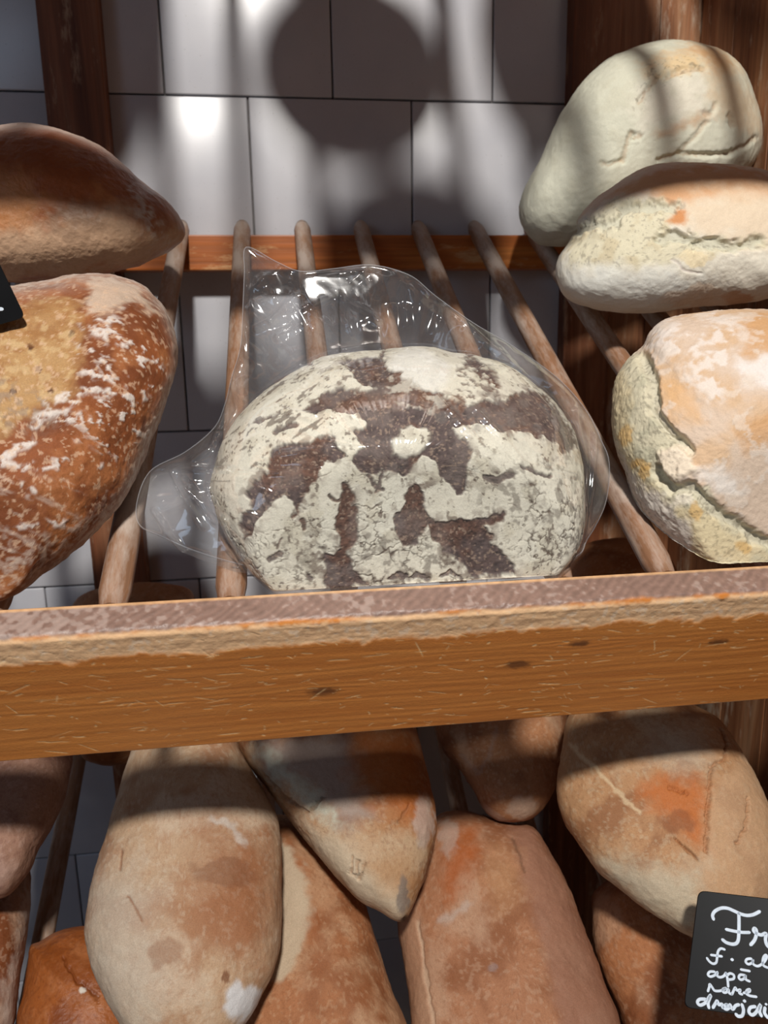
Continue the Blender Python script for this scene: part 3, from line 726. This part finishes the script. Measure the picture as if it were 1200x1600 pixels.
# ---- loaves heaped on the lower shelf
def brown(base, dark, pale, pale_zone=None, extra=None, pk=.7):
    def f(P):
        big = P.nz(90, 4, 1); mid = P.nz(28, 4, 2); fine = P.nz(6, 4, 3)
        P.softk = 2.0
        P.base(base); P.disp += .0018 * big + .0007 * mid + .00025 * fine
        P.noise_mix(dark, 60, -.15, .5, .8, 4, 5); P.noise_mix(pale, 80, .1, .6, .55, 4, 6)
        P.mix(pale, smooth(.2, .5, fine) * .35); P.mix(dark, smooth(.25, .55, P.nz(4, 3, 9)) * .35)
        if pale_zone:
            for z in pale_zone: P.mix(pale, P.poly(z, 18, 16, 34, int(abs(z[0][0]))) * pk)
        if extra: extra(P, big, mid, fine)
        g_ = P.col.mean(1, keepdims=True); P.col = (P.col * 1.10 - g_ * .10) * .88
    return f
def x4(P, b, m, f):
    P.mix((196, 186, 172), P.poly([(130,1380),(200,1340),(240,1400),(250,1500),(220,1640),(120,1600)], 24, 20, 40) * .6)
    P.mix((150, 92, 58), P.poly([(310,1290),(380,1290),(430,1320),(435,1420),(400,1510),(320,1470),(300,1380)], 26, 20, 40) * .6)
    P.mix((120, 78, 56), P.blob(345, 1365, 50, 22, 0, 12, 20) * .45); P.mix((140, 96, 70), P.blob(255, 1490, 26, 22, 0, 10, 18) * .5)
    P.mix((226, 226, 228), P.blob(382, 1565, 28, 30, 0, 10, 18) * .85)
    P.mix((212, 204, 196), P.line([(330,1280),(365,1290),(378,1320)], 5, 4, 6) * .6)
    P.mix((118, 72, 44), P.blob(352, 1528, 8, 9, 0, 3, 6) * .8)
    for pts in ([(199,1400),(215,1425),(222,1440)], [(190,1330),(188,1360)]):
        P.mix((140, 96, 70), P.line(pts, 1.6, 1.2, 2) * .7); P.disp -= .001 * P.line(pts, 2, 1.5, 2)
L4 = [(193,1205),(175,1264),(159,1320),(142,1372),(132,1425),(130,1460),(137,1492),(150,1530),(167,1570),(183,1600),(215,1640),(270,1660),(330,1650),(384,1600),(411,1552),(429,1516),(440,1465),(442,1390),(441,1330),(432,1276),(407,1225),(383,1183),(361,1140),(313,1105),(260,1100),(220,1125)]
def x6(P, b, m, f):
    P.mix((168, 152, 142), P.poly([(400,1150),(540,1140),(560,1200),(580,1280),(540,1290),(490,1240),(420,1190)], 14, 14, 24) * .9)
    P.mix((198, 200, 184), P.poly([(405,1165),(440,1185),(480,1225),(510,1255),(530,1290),(505,1280),(470,1255),(420,1205)], 8, 10, 14) * .8)
    P.mix((206, 188, 164), P.poly([(470,1265),(500,1300),(545,1320),(570,1350),(590,1380),(630,1380),(632,1440),(560,1410),(480,1315)], 8, 6, 16) * .85)
    P.mix((172, 100, 54), P.poly([(545,1140),(650,1140),(680,1260),(670,1300),(620,1280),(580,1240),(550,1190)], 16, 14, 26) * .85)
    P.mix((176, 134, 96), P.poly([(580,1350),(640,1330),(640,1390),(600,1400)], 10, 8, 16) * .6)
    P.mix((120, 112, 108), P.blob(628, 1395, 11, 30, 0, 6, 12) * .7); P.mix((198, 182, 172), P.blob(663, 1285, 16, 40, 0, 8, 14) * .6)
    P.mix((60, 34, 24), P.blob(631, 1434, 6, 5, 0, 2, 5))
    for pts in ([(415,1215),(445,1245),(480,1268)], [(486,1262),(505,1247)], [(552,1340),(548,1365)], [(560,1345),(555,1370)], [(570,1350),(562,1375)], [(640,1260),(625,1285)]):
        P.mix((140, 98, 70), P.line(pts, 1.8, 1.2, 3, 8) * .5); P.disp -= .003 * P.line(pts, 2.5, 1.5, 3, 8)
L6 = [(378,1180),(399,1210),(435,1255),(480,1315),(525,1372),(555,1405),(588,1423),(622,1439),(637,1433),(657,1393),(672,1354),(683,1300),(682,1261),(674,1225),(666,1192),(654,1150),(630,1100),(570,1065),(480,1065),(410,1090),(370,1140)]
def x5(P, b, m, f):
    P.mix((202, 184, 160), P.poly([(430,1310),(455,1330),(478,1370),(487,1420),(475,1480),(440,1530),(400,1540),(400,1350)], 4, 6, 16) * .9)
    P.mix((140, 78, 40), P.poly([(490,1400),(500,1440),(485,1500),(480,1460)], 8, 6, 14) * .5)
L5 = [(435,1270),(470,1290),(520,1340),(550,1380),(573,1420),(588,1465),(606,1525),(624,1570),(638,1610),(645,1690),(570,1730),(450,1730),(380,1690),(355,1600),(375,1500),(400,1400),(412,1300)]
def x8(P, b, m, f):
    P.mix((160, 118, 98), P.poly([(795,1290),(832,1291),(891,1384),(971,1597),(985,1690),(900,1690),(850,1500),(825,1400)], 7, 6, 20) * .85)
    P.mix((178, 140, 114), P.poly([(655,1420),(668,1500),(680,1600),(685,1690),(640,1690),(620,1500),(622,1440)], 5, 4, 16) * .7)
    P.mix((206, 176, 150), P.line([(652,1440),(660,1500),(673,1560),(678,1600)], 2.5, 2, 3) * .8); P.disp -= .0015 * P.line([(652,1440),(660,1500),(673,1560),(678,1600)], 3, 2, 3)
    P.mix((170, 88, 40), P.poly([(710,1300),(740,1295),(745,1340),(720,1380),(700,1400),(695,1350)], 12, 12, 20) * .75)
    P.mix((206, 160, 122), P.poly([(770,1330),(800,1340),(810,1400),(780,1420),(760,1380)], 16, 12, 24) * .6)
    P.mix((196, 178, 166), P.line([(690,1440),(715,1425),(735,1410)], 6, 5, 6) * .6); P.mix((196, 180, 168), P.blob(700, 1305, 16, 30, 0, 8, 14) * .5)
    P.mix((150, 130, 126), P.blob(770, 1512, 8, 7, 0, 3, 6) * .6)
    mk = P.line([(800,1310),(812,1335),(820,1362)], 1.8, 1.5, 2); P.mix((110, 78, 60), mk * .7); P.disp -= .001 * mk
L8 = [(683,1272),(720,1264),(757,1273),(795,1284),(832,1291),(859,1325),(891,1384),(912,1443),(944,1528),(971,1597),(985,1680),(940,1740),(800,1760),(690,1740),(650,1660),(640,1590),(629,1507),(621,1443),(630,1390),(655,1320)]
def x7(P, b, m, f):
    P.mix((196, 170, 150), P.blob(815, 1262, 24, 18, 0, 6, 14) * .7)
    P.mix((176, 150, 134), P.line([(775,1140),(765,1180),(745,1210),(720,1180)], 3, 3, 4) * .5); P.mix((180, 158, 144), P.line([(715,1210),(745,1255),(790,1284)], 4, 3, 4) * .5)
L7 = [(680,1130),(690,1170),(715,1200),(740,1235),(760,1268),(780,1283),(808,1287),(830,1282),(855,1260),(872,1225),(882,1180),(888,1130),(886,1060),(850,1020),(780,1010),(720,1030),(690,1080)]
def x9(P, b, m, f):
    P.mix((200, 190, 172), P.poly([(1020,1140),(1100,1130),(1110,1200),(1060,1205),(1010,1190)], 14, 12, 20) * .5)
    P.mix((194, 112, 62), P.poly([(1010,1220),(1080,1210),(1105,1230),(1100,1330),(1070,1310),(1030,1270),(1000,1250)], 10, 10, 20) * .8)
    P.mix((124, 74, 50), P.blob(1060, 1285, 30, 16, 0, 10, 16) * .5)
    P.mix((206, 172, 140), P.poly([(1108,1230),(1160,1190),(1220,1250),(1230,1400),(1120,1440),(1095,1400),(1098,1320)], 7, 6, 18) * .6)
    P.mix((206, 196, 174), P.poly([(920,1340),(960,1340),(1010,1360),(1090,1350),(1090,1470),(1030,1440),(960,1390)], 14, 14, 22) * .75)
    P.mix((216, 190, 156), P.line([(890,1165),(925,1195),(960,1230),(1000,1272)], 3.2, 2, 4) * .85)
    for pts, wd in (([(1128,1140),(1136,1160),(1130,1190),(1110,1195),(1106,1250),(1102,1330)], 2.2), ([(1045,1230),(1075,1240)], 1.2), ([(1055,1310),(1090,1345)], 1.4), ([(1167,1250),(1165,1290),(1150,1320)], 1.2)):
        mk = P.line(pts, wd, 1.6, 3, 8); P.mix((150, 104, 72), mk * .5); P.disp -= .005 * mk
    P.disp += .002 * P.poly([(1108,1200),(1230,1200),(1230,1440),(1100,1440)], 6, 4, 18)
L9 = [(885,1123),(875,1187),(867,1235),(880,1283),(907,1325),(933,1363),(965,1389),(1003,1421),(1040,1443),(1077,1464),(1120,1472),(1170,1455),(1205,1410),(1220,1340),(1210,1280),(1192,1239),(1181,1213),(1168,1187),(1153,1160),(1139,1140),(1118,1118),(1080,1098),(1030,1083),(970,1075),(915,1085)]
L10 = [(928,1389),(923,1427),(928,1485),(944,1528),(965,1576),(1000,1660),(1080,1710),(1180,1710),(1260,1640),(1285,1520),(1240,1430),(1160,1380),(1060,1355),(980,1358)]
L1 = [(113,1194),(102,1245),(81,1294),(59,1331),(48,1358),(27,1385),(0,1404),(-60,1400),(-110,1330),(-120,1230),(-80,1140),(0,1105),(80,1120),(110,1155)]
L2 = [(20,1330),(44,1352),(50,1400),(47,1450),(40,1492),(30,1546),(20,1610),(-20,1660),(-90,1650),(-130,1550),(-120,1430),(-60,1350)]
def x2(P, b, m, f):
    P.mix((206, 190, 178), P.poly([(40,1380),(60,1400),(50,1500),(20,1620),(0,1600),(10,1520),(30,1480)], 6, 8, 14) * .8)
L3 = [(24,1600),(32,1555),(40,1517),(46,1480),(62,1471),(89,1455),(129,1444),(180,1455),(220,1500),(230,1600),(200,1690),(110,1710),(40,1680)]
def x3(P, b, m, f):
    P.mix((216, 206, 194), P.blob(130, 1547, 7, 5, -.4, 3, 6)); mk = P.line([(100,1500),(115,1525),(130,1535),(150,1560)], 3, 3, 6); P.mix((96, 46, 20), mk * .6); P.disp -= .002 * mk
    P.mix((120, 62, 30), P.blob(110, 1510, 60, 20, .5, 14, 20) * .5)
L12 = [(112,945),(130,920),(160,900),(200,882),(246,873),(281,880),(299,894),(306,915),(306,950),(300,1020),(280,1100),(250,1165),(215,1190),(180,1198),(150,1195),(125,1180),(110,1120),(100,1040),(104,980)]
L13 = [(885,905),(893,866),(920,846),(960,838),(1000,842),(1040,862),(1062,905),(1055,980),(1010,1050),(940,1065),(895,1010)]
T = (0.095, 0.165, 0.062)
low = 'loaves heaped on the lower shelf'
loaf('long_loaf', L5, 'orange-brown long loaf with a pale side strip, half hidden under two floured loaves', 'bread', brown((172, 118, 84), (140, 88, 58), (200, 164, 132), None, x5, .6), .07, -1, T, .12, seed=71, mat=M_MATT, group=low)
loaf('long_loaf', L8, 'reddish-brown long loaf with a mauve-grey right side below the dark loaf tip', 'bread', brown((174, 124, 94), (142, 92, 64), (198, 164, 138), None, x8, .6), .072, -1, T, .15, seed=72, mat=M_MATT, group=low, nth=400, nfr=128)
loaf('long_loaf', L10, 'brown loaf behind the black chalk sign on the lower shelf', 'bread', brown((176, 120, 84), (132, 80, 52), (196, 160, 132)), .07, -1, T, .1, seed=73, mat=M_MATT, group=low)
loaf('long_loaf', L3, 'plain orange-brown loaf low beside the big floured loaf', 'bread', brown((158, 92, 52), (122, 64, 36), (178, 118, 80), None, x3), .065, -1, T, 0, seed=74, mat=M_BROWN, group=low)
loaf('long_loaf', L2, 'brown loaf with a floured edge under the mauve-grey loaf', 'bread', brown((160, 98, 58), (112, 62, 38), (196, 164, 140), None, x2), .075, -1, T, 0, seed=75, mat=M_MATT, group=low)
loaf('long_loaf', L12, 'brown loaf far back on the lower shelf, seen between the rods', 'bread', brown((176, 124, 88), (140, 92, 62), (200, 166, 136)), .072, -1, T, 0, dist=1.0, seed=76, mat=M_MATT, group=low, nth=240, nfr=70)
loaf('long_loaf', L13, 'brown loaf glimpsed between the rods near the wooden side panel', 'bread', brown((174, 122, 88), (140, 92, 64), (198, 164, 136)), .072, -1, T, 0, dist=1.03, seed=77, mat=M_MATT, group=low, nth=240, nfr=70)
loaf('long_loaf', L7, 'dark loaf whose rounded tip hangs under the front board', 'bread', brown((176, 126, 92), (142, 96, 68), (200, 168, 140), None, x7), .11, -1, T, 0, seed=78, mat=M_MATT, group=low, nth=300, nfr=90)
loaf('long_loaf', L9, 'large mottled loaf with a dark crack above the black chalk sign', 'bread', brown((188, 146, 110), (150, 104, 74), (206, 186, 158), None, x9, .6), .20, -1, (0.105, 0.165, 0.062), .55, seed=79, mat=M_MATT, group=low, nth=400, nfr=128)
loaf('long_loaf', L6, 'diagonal loaf with a grey floured flank and pointed end', 'bread', brown((176, 132, 96), (130, 84, 58), (206, 184, 156), None, x6, .6), .158, -1, (0.085, 0.165, 0.056), .65, seed=80, mat=M_MATT, group=low, nth=400, nfr=128)
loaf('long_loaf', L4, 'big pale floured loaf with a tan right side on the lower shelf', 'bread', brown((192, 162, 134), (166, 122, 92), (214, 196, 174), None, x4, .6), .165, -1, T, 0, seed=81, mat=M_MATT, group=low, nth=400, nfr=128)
loaf('long_loaf', L1, 'mauve-grey dusted loaf on top of a brown one beside the dark gap', 'bread', brown((162, 126, 108), (124, 86, 74), (190, 160, 146)), .18, -1, T, -.4, seed=82, mat=M_MATT, group=low)

# ---- loaves on the shelf above the picture: they shade the tiles
def simple_paint(P): brown((176, 130, 92), (140, 92, 60), (206, 182, 152))(P)
def far_loaf(name, label, cx, cs, rx, rs, hgt, seed):
    C = shelf_pt(cx, cs, ROD_R + hgt, 1)
    nt_, np_ = 64, 40
    th = np.linspace(0, 2 * math.pi, nt_, endpoint=False); ph = np.linspace(0.02, math.pi - 0.02, np_)
    u = np.sin(ph)[:, None] ** .85
    B = C + (rx * u * np.cos(th))[..., None] * np.array([1.0, 0, 0]) + (rs * u * np.sin(th))[..., None] * D + (hgt * np.cos(ph)[:, None] * np.ones(nt_))[..., None] * NN
    V = B.reshape(-1, 3); P = Paint(V - C, V[:, 0] * 1e3, V[:, 1] * 1e3, None, seed); P.facing = np.ones(len(V)); simple_paint(P)
    V = V + (V - C) / np.linalg.norm(V - C, axis=1)[:, None] * (P.disp * .8)[:, None]
    V = keep_on_shelf(V, 1, .0025)
    i = np.arange(np_ - 1)[:, None] * nt_; j = np.arange(nt_)[None, :]; j2 = (j + 1) % nt_
    F = np.stack([i + j, i + nt_ + j, i + nt_ + j2, i + j2], -1).reshape(-1, 4); ring = np.arange(nt_)
    base = C - hgt * NN
    o = mesh_obj(name, V - base, F, M_MATT, None, True, np.clip(P.col, .004, .93), None, [ring, (ring + (np_ - 1) * nt_)[::-1]])
    o.location = base; tag(o, label, 'bread', 'loaves on the shelf above')
for where, *spec in (('long brown loaf on the upper shelf beside the narrow wall post', -0.232, 0.29, .118, .20, .06, 201), ('roundish brown loaf in the middle of the upper shelf, casting a shadow on the tiles', 0.085, 0.245, .105, .095, .055, 202),
                      ('roundish brown loaf on the upper shelf against its front board', 0.135, 0.052, .105, .090, .055, 203), ('long brown loaf on the upper shelf beside the wide wall post', 0.345, 0.28, .11, .14, .055, 204),
                      ('small brown loaf at the back rail of the upper shelf', -0.02, 0.57, .09, .07, .05, 205), ('brown loaf on the upper shelf between the small loaf and the wide post', .18, .48, .10, .12, .055, 206), ('brown loaf at the back of the upper shelf near the side panel', .47, .54, .11, .09, .055, 207)):
    far_loaf('long_loaf', where, *spec)

# ------------------------------------------------------------------ clear plastic bag round the rye loaf
def film_material():
    m, nt, b = new_mat('clear_film'); nt.nodes.remove(b)
    out = nt.nodes['Material Output']
    tr = N(nt, 'ShaderNodeBsdfTransparent'); tr.inputs[0].default_value = (0.97, 0.975, 0.98, 1)
    gl = N(nt, 'ShaderNodeBsdfGlossy'); gl.inputs['Roughness'].default_value = 0.09
    df = N(nt, 'ShaderNodeBsdfDiffuse'); df.inputs[0].default_value = (0.85, 0.87, 0.9, 1)
    lw = N(nt, 'ShaderNodeLayerWeight'); lw.inputs[0].default_value = 0.35
    f = maprange(nt, lw.outputs['Facing'], 0.0, 1.0, 0.075, 0.50)
    vec = mapped(nt, (1, 1, 1)); bn = N(nt, 'ShaderNodeBump'); bn.inputs['Strength'].default_value = 0.5; bn.inputs['Distance'].default_value = 0.002
    nt.links.new(noise_n(nt, vec, 18, 2, 0.5, 1.2), bn.inputs['Height'])
    nt.links.new(bn.outputs[0], gl.inputs['Normal'])
    m1 = N(nt, 'ShaderNodeMixShader'); nt.links.new(f, m1.inputs[0]); nt.links.new(tr.outputs[0], m1.inputs[1]); nt.links.new(gl.outputs[0], m1.inputs[2])
    m2 = N(nt, 'ShaderNodeMixShader'); m2.inputs[0].default_value = 0.022; nt.links.new(m1.outputs[0], m2.inputs[1]); nt.links.new(df.outputs[0], m2.inputs[2])
    nt.links.new(m2.outputs[0], out.inputs[0])
    return m
BAG = [(385,386),(430,408),(470,424),(520,420),(580,414),(640,430),(680,462),(740,505),(800,540),(870,590),(915,640),(938,685),(952,725),(945,790),(915,850),(900,885),(860,912),(780,932),(640,944),(500,940),(420,926),(360,905),(300,876),(250,842),(218,820),(214,785),(235,736),(290,706),(335,668),(352,630),(362,590),(376,540),(380,470),(382,425)]
RIDGES = [([(682,618),(735,680),(777,735)], 4, .0022), ([(738,634),(790,690),(825,737)], 4, .0022), ([(724,740),(775,768)], 3, .002), ([(822,728),(897,742)], 3, .002), ([(866,730),(897,746)], 3, .002),
          ([(447,640),(492,648)], 3, .0015), ([(330,735),(420,740),(500,741)], 3, .0015), ([(538,758),(588,778),(535,792)], 3, .0018), ([(395,750),(425,780)], 3, .002), ([(440,712),(520,705),(610,714)], 9, .004),
          ([(628,858),(670,872),(708,885)], 9, .003), ([(715,855),(700,892)], 3, .0018), ([(268,740),(318,823)], 4, .004), ([(285,748),(335,815)], 4, .004), ([(300,765),(350,812)], 4, .004), ([(240,798),(290,865),(400,922)], 4, .004),
          ([(236,735),(300,731),(357,733)], 4, .004), ([(386,800),(412,822)], 3, .002), ([(396,850),(402,876)], 3, .002), ([(365,890),(395,866)], 4, .003), ([(395,450),(440,420)], 7, .005), ([(425,505),(445,480),(470,462)], 4, .004),
          ([(435,527),(480,508)], 6, .005), ([(520,455),(555,480),(592,505)], 4, .004), ([(590,420),(540,430),(480,436)], 3, .003), ([(575,425),(525,460),(400,515)], 4, .004), ([(700,478),(790,560),(860,640)], 6, .003), ([(900,640),(915,720),(905,820)], 6, .003), ([(930,680),(925,760),(905,860)], 4, .003), ([(350,650),(330,700),(300,720)], 4, .003), ([(362,600),(372,640),(345,690)], 4, .003)]
def make_bag():
    C, v, p, q, h, k = (RYE[a] for a in ('C', 'v', 'p', 'q', 'h', 'k'))
    pts = []
    for px, py in spline(BAG, True, 6):
        X = hit(px, py, C, RYE['Nv']) - C; pts.append((X @ p, X @ q))
    pts = np.array(pts); aa = np.arctan2(pts[:, 1], pts[:, 0]) % (2 * math.pi); rr = np.hypot(pts[:, 0], pts[:, 1]); o_ = np.argsort(aa); aa = aa[o_]; rr = rr[o_]
    nth, nr, nb = 760, 190, 70
    th = np.linspace(0, 2 * math.pi, nth, endpoint=False)
    rb = np.interp(th, np.concatenate([aa - 2 * math.pi, aa, aa + 2 * math.pi]), np.tile(rr, 3))
    rl = np.interp(th, np.concatenate([RYE['th'], [2 * math.pi]]), np.concatenate([RYE['r'], RYE['r'][:1]]))
    rb = np.maximum(rb, rl * 1.02 + .002)
    rhoF = np.sin(np.linspace(0.003, math.pi / 2, nr)); rhoB = np.sin(np.linspace(math.pi / 2, 0.003, nb + 1))[1:]
    def sheet(rho, front):
        rad = rho[:, None] * rb[None, :]; t = rad / rl[None, :]
        zl = h * np.clip(1 - np.clip(t, 0, 1) ** k, 0, 1) ** (1 / k)
        far = smooth(0.98, 1.25, t)
        pil = (0.010 + .026 * np.exp(-((t - 1) / .35).clip(0) ** 2)) * np.sqrt(np.clip(1 - rho[:, None] ** 2.5, 0, 1))
        a_, b_ = zl + .0035, pil
        z = np.where(t < 1.0, np.maximum(a_, b_), b_)
        z = 0.5 * (np.maximum(a_ * (t < 1), b_) + np.sqrt(((a_ * (t < 1)) ** 2 + b_ ** 2) * 1.0)) * np.where(rho[:, None] < 1, 1, 0)
        ux = np.cos(th)[None, :] * rad; uy = np.sin(th)[None, :] * rad
        sgn = -1 if front else 1
        B = C + ux[..., None] * p + uy[..., None] * q + (sgn * z)[..., None] * v
        flatp = B.reshape(-1, 3); x, y = project(flatp)
        fold = fbm(np.stack([np.tile(np.cos(th), len(rho)) * 9, np.tile(np.sin(th), len(rho)) * 9, rad.ravel() * 14], 1), 3, 5 + front)
        rid = 1 - np.abs(fbm(flatp * 17, 2, 15 + front)) * 3.0
        amp = (far.ravel() * .0045 + .0007) * np.repeat(smooth(1.0, .93, rho), nth)
        dz = amp * (fold + .8 * rid)
        if front:
            for pl, wd, ht in RIDGES:
                dd = seg_dist(x, y, pl, False); dz = dz + 1.5 * ht * np.exp(-(dd / wd) ** 2 * .8) * np.repeat(smooth(1.0, .97, rho), nth)
        flatp = flatp + sgn * np.maximum(dz, -.0025)[:, None] * v
        return flatp.reshape(B.shape)
    G = np.concatenate([sheet(rhoF, True), sheet(rhoB, False)])
    n0, n1 = G.shape[:2]
    V = keep_on_shelf(G.reshape(-1, 3), 0, 0.0008, v)
    i = np.arange(n0 - 1)[:, None] * n1; j = np.arange(n1)[None, :]; j2 = (j + 1) % n1
    F = np.stack([i + j, i + j2, i + n1 + j2, i + n1 + j], -1).reshape(-1, 4)
    ring = np.arange(n1)
    f0 = F[len(F) // 3]; nn_ = np.cross(V[f0[1]] - V[f0[0]], V[f0[3]] - V[f0[0]]); ng = [ring[::-1], ring + (n0 - 1) * n1]
    if nn_ @ (V[f0[0]] - C) < 0: F = F[:, ::-1]; ng = [g[::-1] for g in ng]
    base = C - .07 * NN
    o = mesh_obj('plastic_bag', V - base, F, film_material(), None, True, None, None, ng); o.location = base
    tag(o, 'clear crinkled plastic bag wrapped round the cracked rye loaf', 'bag')
    # thin welded seam along the rim of the film
    rim = G[nr - 1]; rim = keep_on_shelf(rim.copy(), 0, 0.0012, v); ns = 6
    tg = np.roll(rim, -1, 0) - np.roll(rim, 1, 0); tg /= np.linalg.norm(tg, axis=1)[:, None]
    aa_ = np.cross(tg, v); aa_ /= np.linalg.norm(aa_, axis=1)[:, None]; bb_ = np.cross(tg, aa_)
    SV = np.stack([rim + .00045 * (math.cos(2 * math.pi * m_ / ns) * aa_ + math.sin(2 * math.pi * m_ / ns) * bb_) for m_ in range(ns)], 1).reshape(-1, 3)
    ii = np.arange(n1)[:, None]; mm = np.arange(ns)[None, :]; i2 = (ii + 1) % n1; m2 = (mm + 1) % ns
    SF = np.stack([ii * ns + mm, i2 * ns + mm, i2 * ns + m2, ii * ns + m2], -1).reshape(-1, 4)
    ms, nts, bs = new_mat('seam_film'); bs.inputs['Base Color'].default_value = (.8, .84, .9, 1); bs.inputs['Roughness'].default_value = .2; bs.inputs['Alpha'].default_value = .14
    mesh_obj('seam', SV - base, SF, ms, o)
make_bag()

# ------------------------------------------------------------------ black chalk signs
M_SLATE = plain('black_slate', (13, 14, 17), 0.45, 0.25, 0.25, 30)
M_CHALK = plain('white_chalk_paint', (214, 226, 240), 0.6, 0.3, 0.05, 200)
def sign(label, corners, dist, strokes, cr=0.006, lean=0.0):
    """corners: four photo points, clockwise from top left; strokes: list of (points, width in px)"""
    cpx = np.mean(corners, 0); C = ray(*cpx) * dist
    v = unit(C); nrm = unit(v + lean * np.array([0, 0, 1.0]))
    a = unit(hit(*corners[1], C, nrm) - hit(*corners[0], C, nrm)); b = unit(np.cross(nrm, a)); b = b if b[2] < 0 else -b
    def loc(px, py): X = hit(px, py, C, nrm) - C; return np.array([X @ a, X @ b])
    cs = [loc(*c) for c in corners]; poly = []
    for i in range(4):
        c0, c1, c2 = cs[i - 1], cs[i], cs[(i + 1) % 4]; d0, d1 = unit(c0 - c1), unit(c2 - c1)
        A_, B_ = c1 + d0 * cr, c1 + d1 * cr
        for k in range(7):
            t = k / 6; poly.append((1 - t) ** 2 * A_ + 2 * t * (1 - t) * c1 + t * t * B_)
    poly = np.array(poly); n = len(poly); cen = poly.mean(0)
    TK = 0.004; rings = [(1.0, TK), (1.0, .0007), (0.988, 0.0)]
    V = []
    for sc, dz in rings:
        V += [C + (cen + (pt - cen) * sc)[0] * a + (cen + (pt - cen) * sc)[1] * b + dz * nrm for pt in poly]
    F = [(r * n + i, r * n + (i + 1) % n, (r + 1) * n + (i + 1) % n, (r + 1) * n + i) for r in range(2) for i in range(n)]
    root = empty('chalk_sign', C + cs[2][1] * b); tag(root, label, 'sign')
    V = np.array(V) - np.array(root.location)
    mesh_obj('slate_plate', V, np.array(F), M_SLATE, root, False, None, None, [list(range(n))[::-1], [2 * n + i for i in range(n)]])
    LV, LF = [], []
    for pts, wd in strokes:
        P2 = np.array([loc(*q_) for q_ in (spline(pts, False, 5) if len(pts) > 2 else pts)]); wm = wd * dist / FPX / 2
        if len(P2) == 1: P2 = np.array([P2[0], P2[0] + [wm * .3, 0]])
        tg = np.gradient(P2, axis=0); tg /= np.linalg.norm(tg, axis=1)[:, None] + 1e-12; nl = np.stack([-tg[:, 1], tg[:, 0]], 1)
        P2 = np.concatenate([[P2[0] - tg[0] * wm * .8], P2, [P2[-1] + tg[-1] * wm * .8]]); nl = np.concatenate([nl[:1], nl, nl[-1:]])
        ws = np.full(len(P2), wm); ws[0] = ws[-1] = wm * .45
        s0 = len(LV)
        for pt, nn_, w_ in zip(P2, nl, ws):
            for sd, dz in ((-1, .00005), (-.8, -.0004), (.8, -.0004), (1, .00005)):
                xx = pt + nn_ * w_ * sd; LV.append(C + xx[0] * a + xx[1] * b + dz * nrm)
        for i in range(len(P2) - 1):
            for j in range(3): LF.append((s0 + i * 4 + j, s0 + i * 4 + j + 1, s0 + i * 4 + 4 + j + 1, s0 + i * 4 + 4 + j))
    lo = mesh_obj('lettering', np.array(LV) - np.array(root.location), np.array(LF), M_CHALK, root, False)
    lo['label'] = 'white handwritten chalk lettering'
def cw(*pts): return [(1040 + x / 6.956, 1370 + y / 6.956) for x, y in pts]
ST = [(cw((520,460),(510,420),(535,375),(600,342),(670,342),(740,370),(810,402),(880,420),(950,412),(1020,378)), 5.4), (cw((795,400),(797,500),(795,620),(788,690),(765,725),(720,732),(660,715),(620,685)), 5.4), (cw((660,572),(740,590),(830,604),(910,605)), 5),
      (cw((925,738),(965,690),(985,630),(985,580),(965,560),(955,585),(985,615),(1040,632),(1090,615),(1085,680),(1100,740),(1140,770),(1180,735)), 5.4),
      (cw((640,790),(600,780),(570,810),(560,870),(550,930),(515,945),(475,920),(450,885)), 4), (cw((495,850),(610,865)), 4), (cw((720,900)), 5),
      (cw((930,890),(885,895),(870,925),(900,950),(945,930),(948,895),(950,945),(990,970),(1030,960),(1075,920),(1100,870),(1088,850),(1065,872),(1055,920),(1065,965),(1110,988)), 4),
      (cw((530,1032),(480,1032),(460,1065),(490,1085),(540,1065),(562,1035),(560,1075),(590,1092),(630,1080),(655,1045)), 4), (cw((655,1045),(672,1110),(680,1192)), 4), (cw((668,1072),(700,1050),(740,1068),(738,1108),(690,1118)), 4), (cw((862,1072),(812,1065),(795,1095),(820,1120),(858,1100),(868,1072),(872,1115),(912,1136)), 4), (cw((820,1008),(912,1025)), 4),
      (cw((460,1242),(474,1200),(480,1168),(508,1205),(535,1238),(600,1238),(650,1212)), 4), (cw((655,1210),(622,1222),(628,1255),(660,1255),(682,1222),(690,1262),(716,1276)), 4), (cw((722,1276),(742,1230),(758,1205),(775,1235),(812,1228),(800,1262),(830,1278)), 4), (cw((850,1262),(908,1250),(914,1224),(885,1232),(875,1265),(912,1292),(985,1304)), 4),
      (cw((432,1330),(370,1332),(345,1365),(375,1395),(430,1370),(470,1310),(490,1290),(462,1370),(470,1422)), 5), (cw((515,1420),(545,1370),(560,1350),(578,1390),(612,1385),(620,1420)), 5), (cw((660,1388),(632,1418),(662,1440),(692,1415),(662,1390)), 5), (cw((700,1390),(728,1440),(760,1402),(795,1390)), 5), (cw((830,1390),(846,1450),(832,1508),(790,1516),(765,1495)), 5), (cw((855,1350)), 5),
      (cw((972,1410),(920,1422),(905,1470),(940,1502),(985,1470),(1032,1388),(1020,1460),(1040,1510)), 5), (cw((1080,1425),(1075,1480),(1110,1530)), 5), (cw((1090,1385)), 4)]
sign('black chalk sign with white handwriting standing against the lower loaves', [(1091,1391),(1330,1419),(1308,1606),(1068,1574)], 0.615, ST)
sign('black sign corner tucked between the glossy loaf and the country loaf', [(-222,440),(-14,384),(40,496),(-168,556)], 0.53, [([(-30,487),(-12,484),(3,483)], 6), ([(-30,470),(-22,492),(-8,488)], 5)], .005)
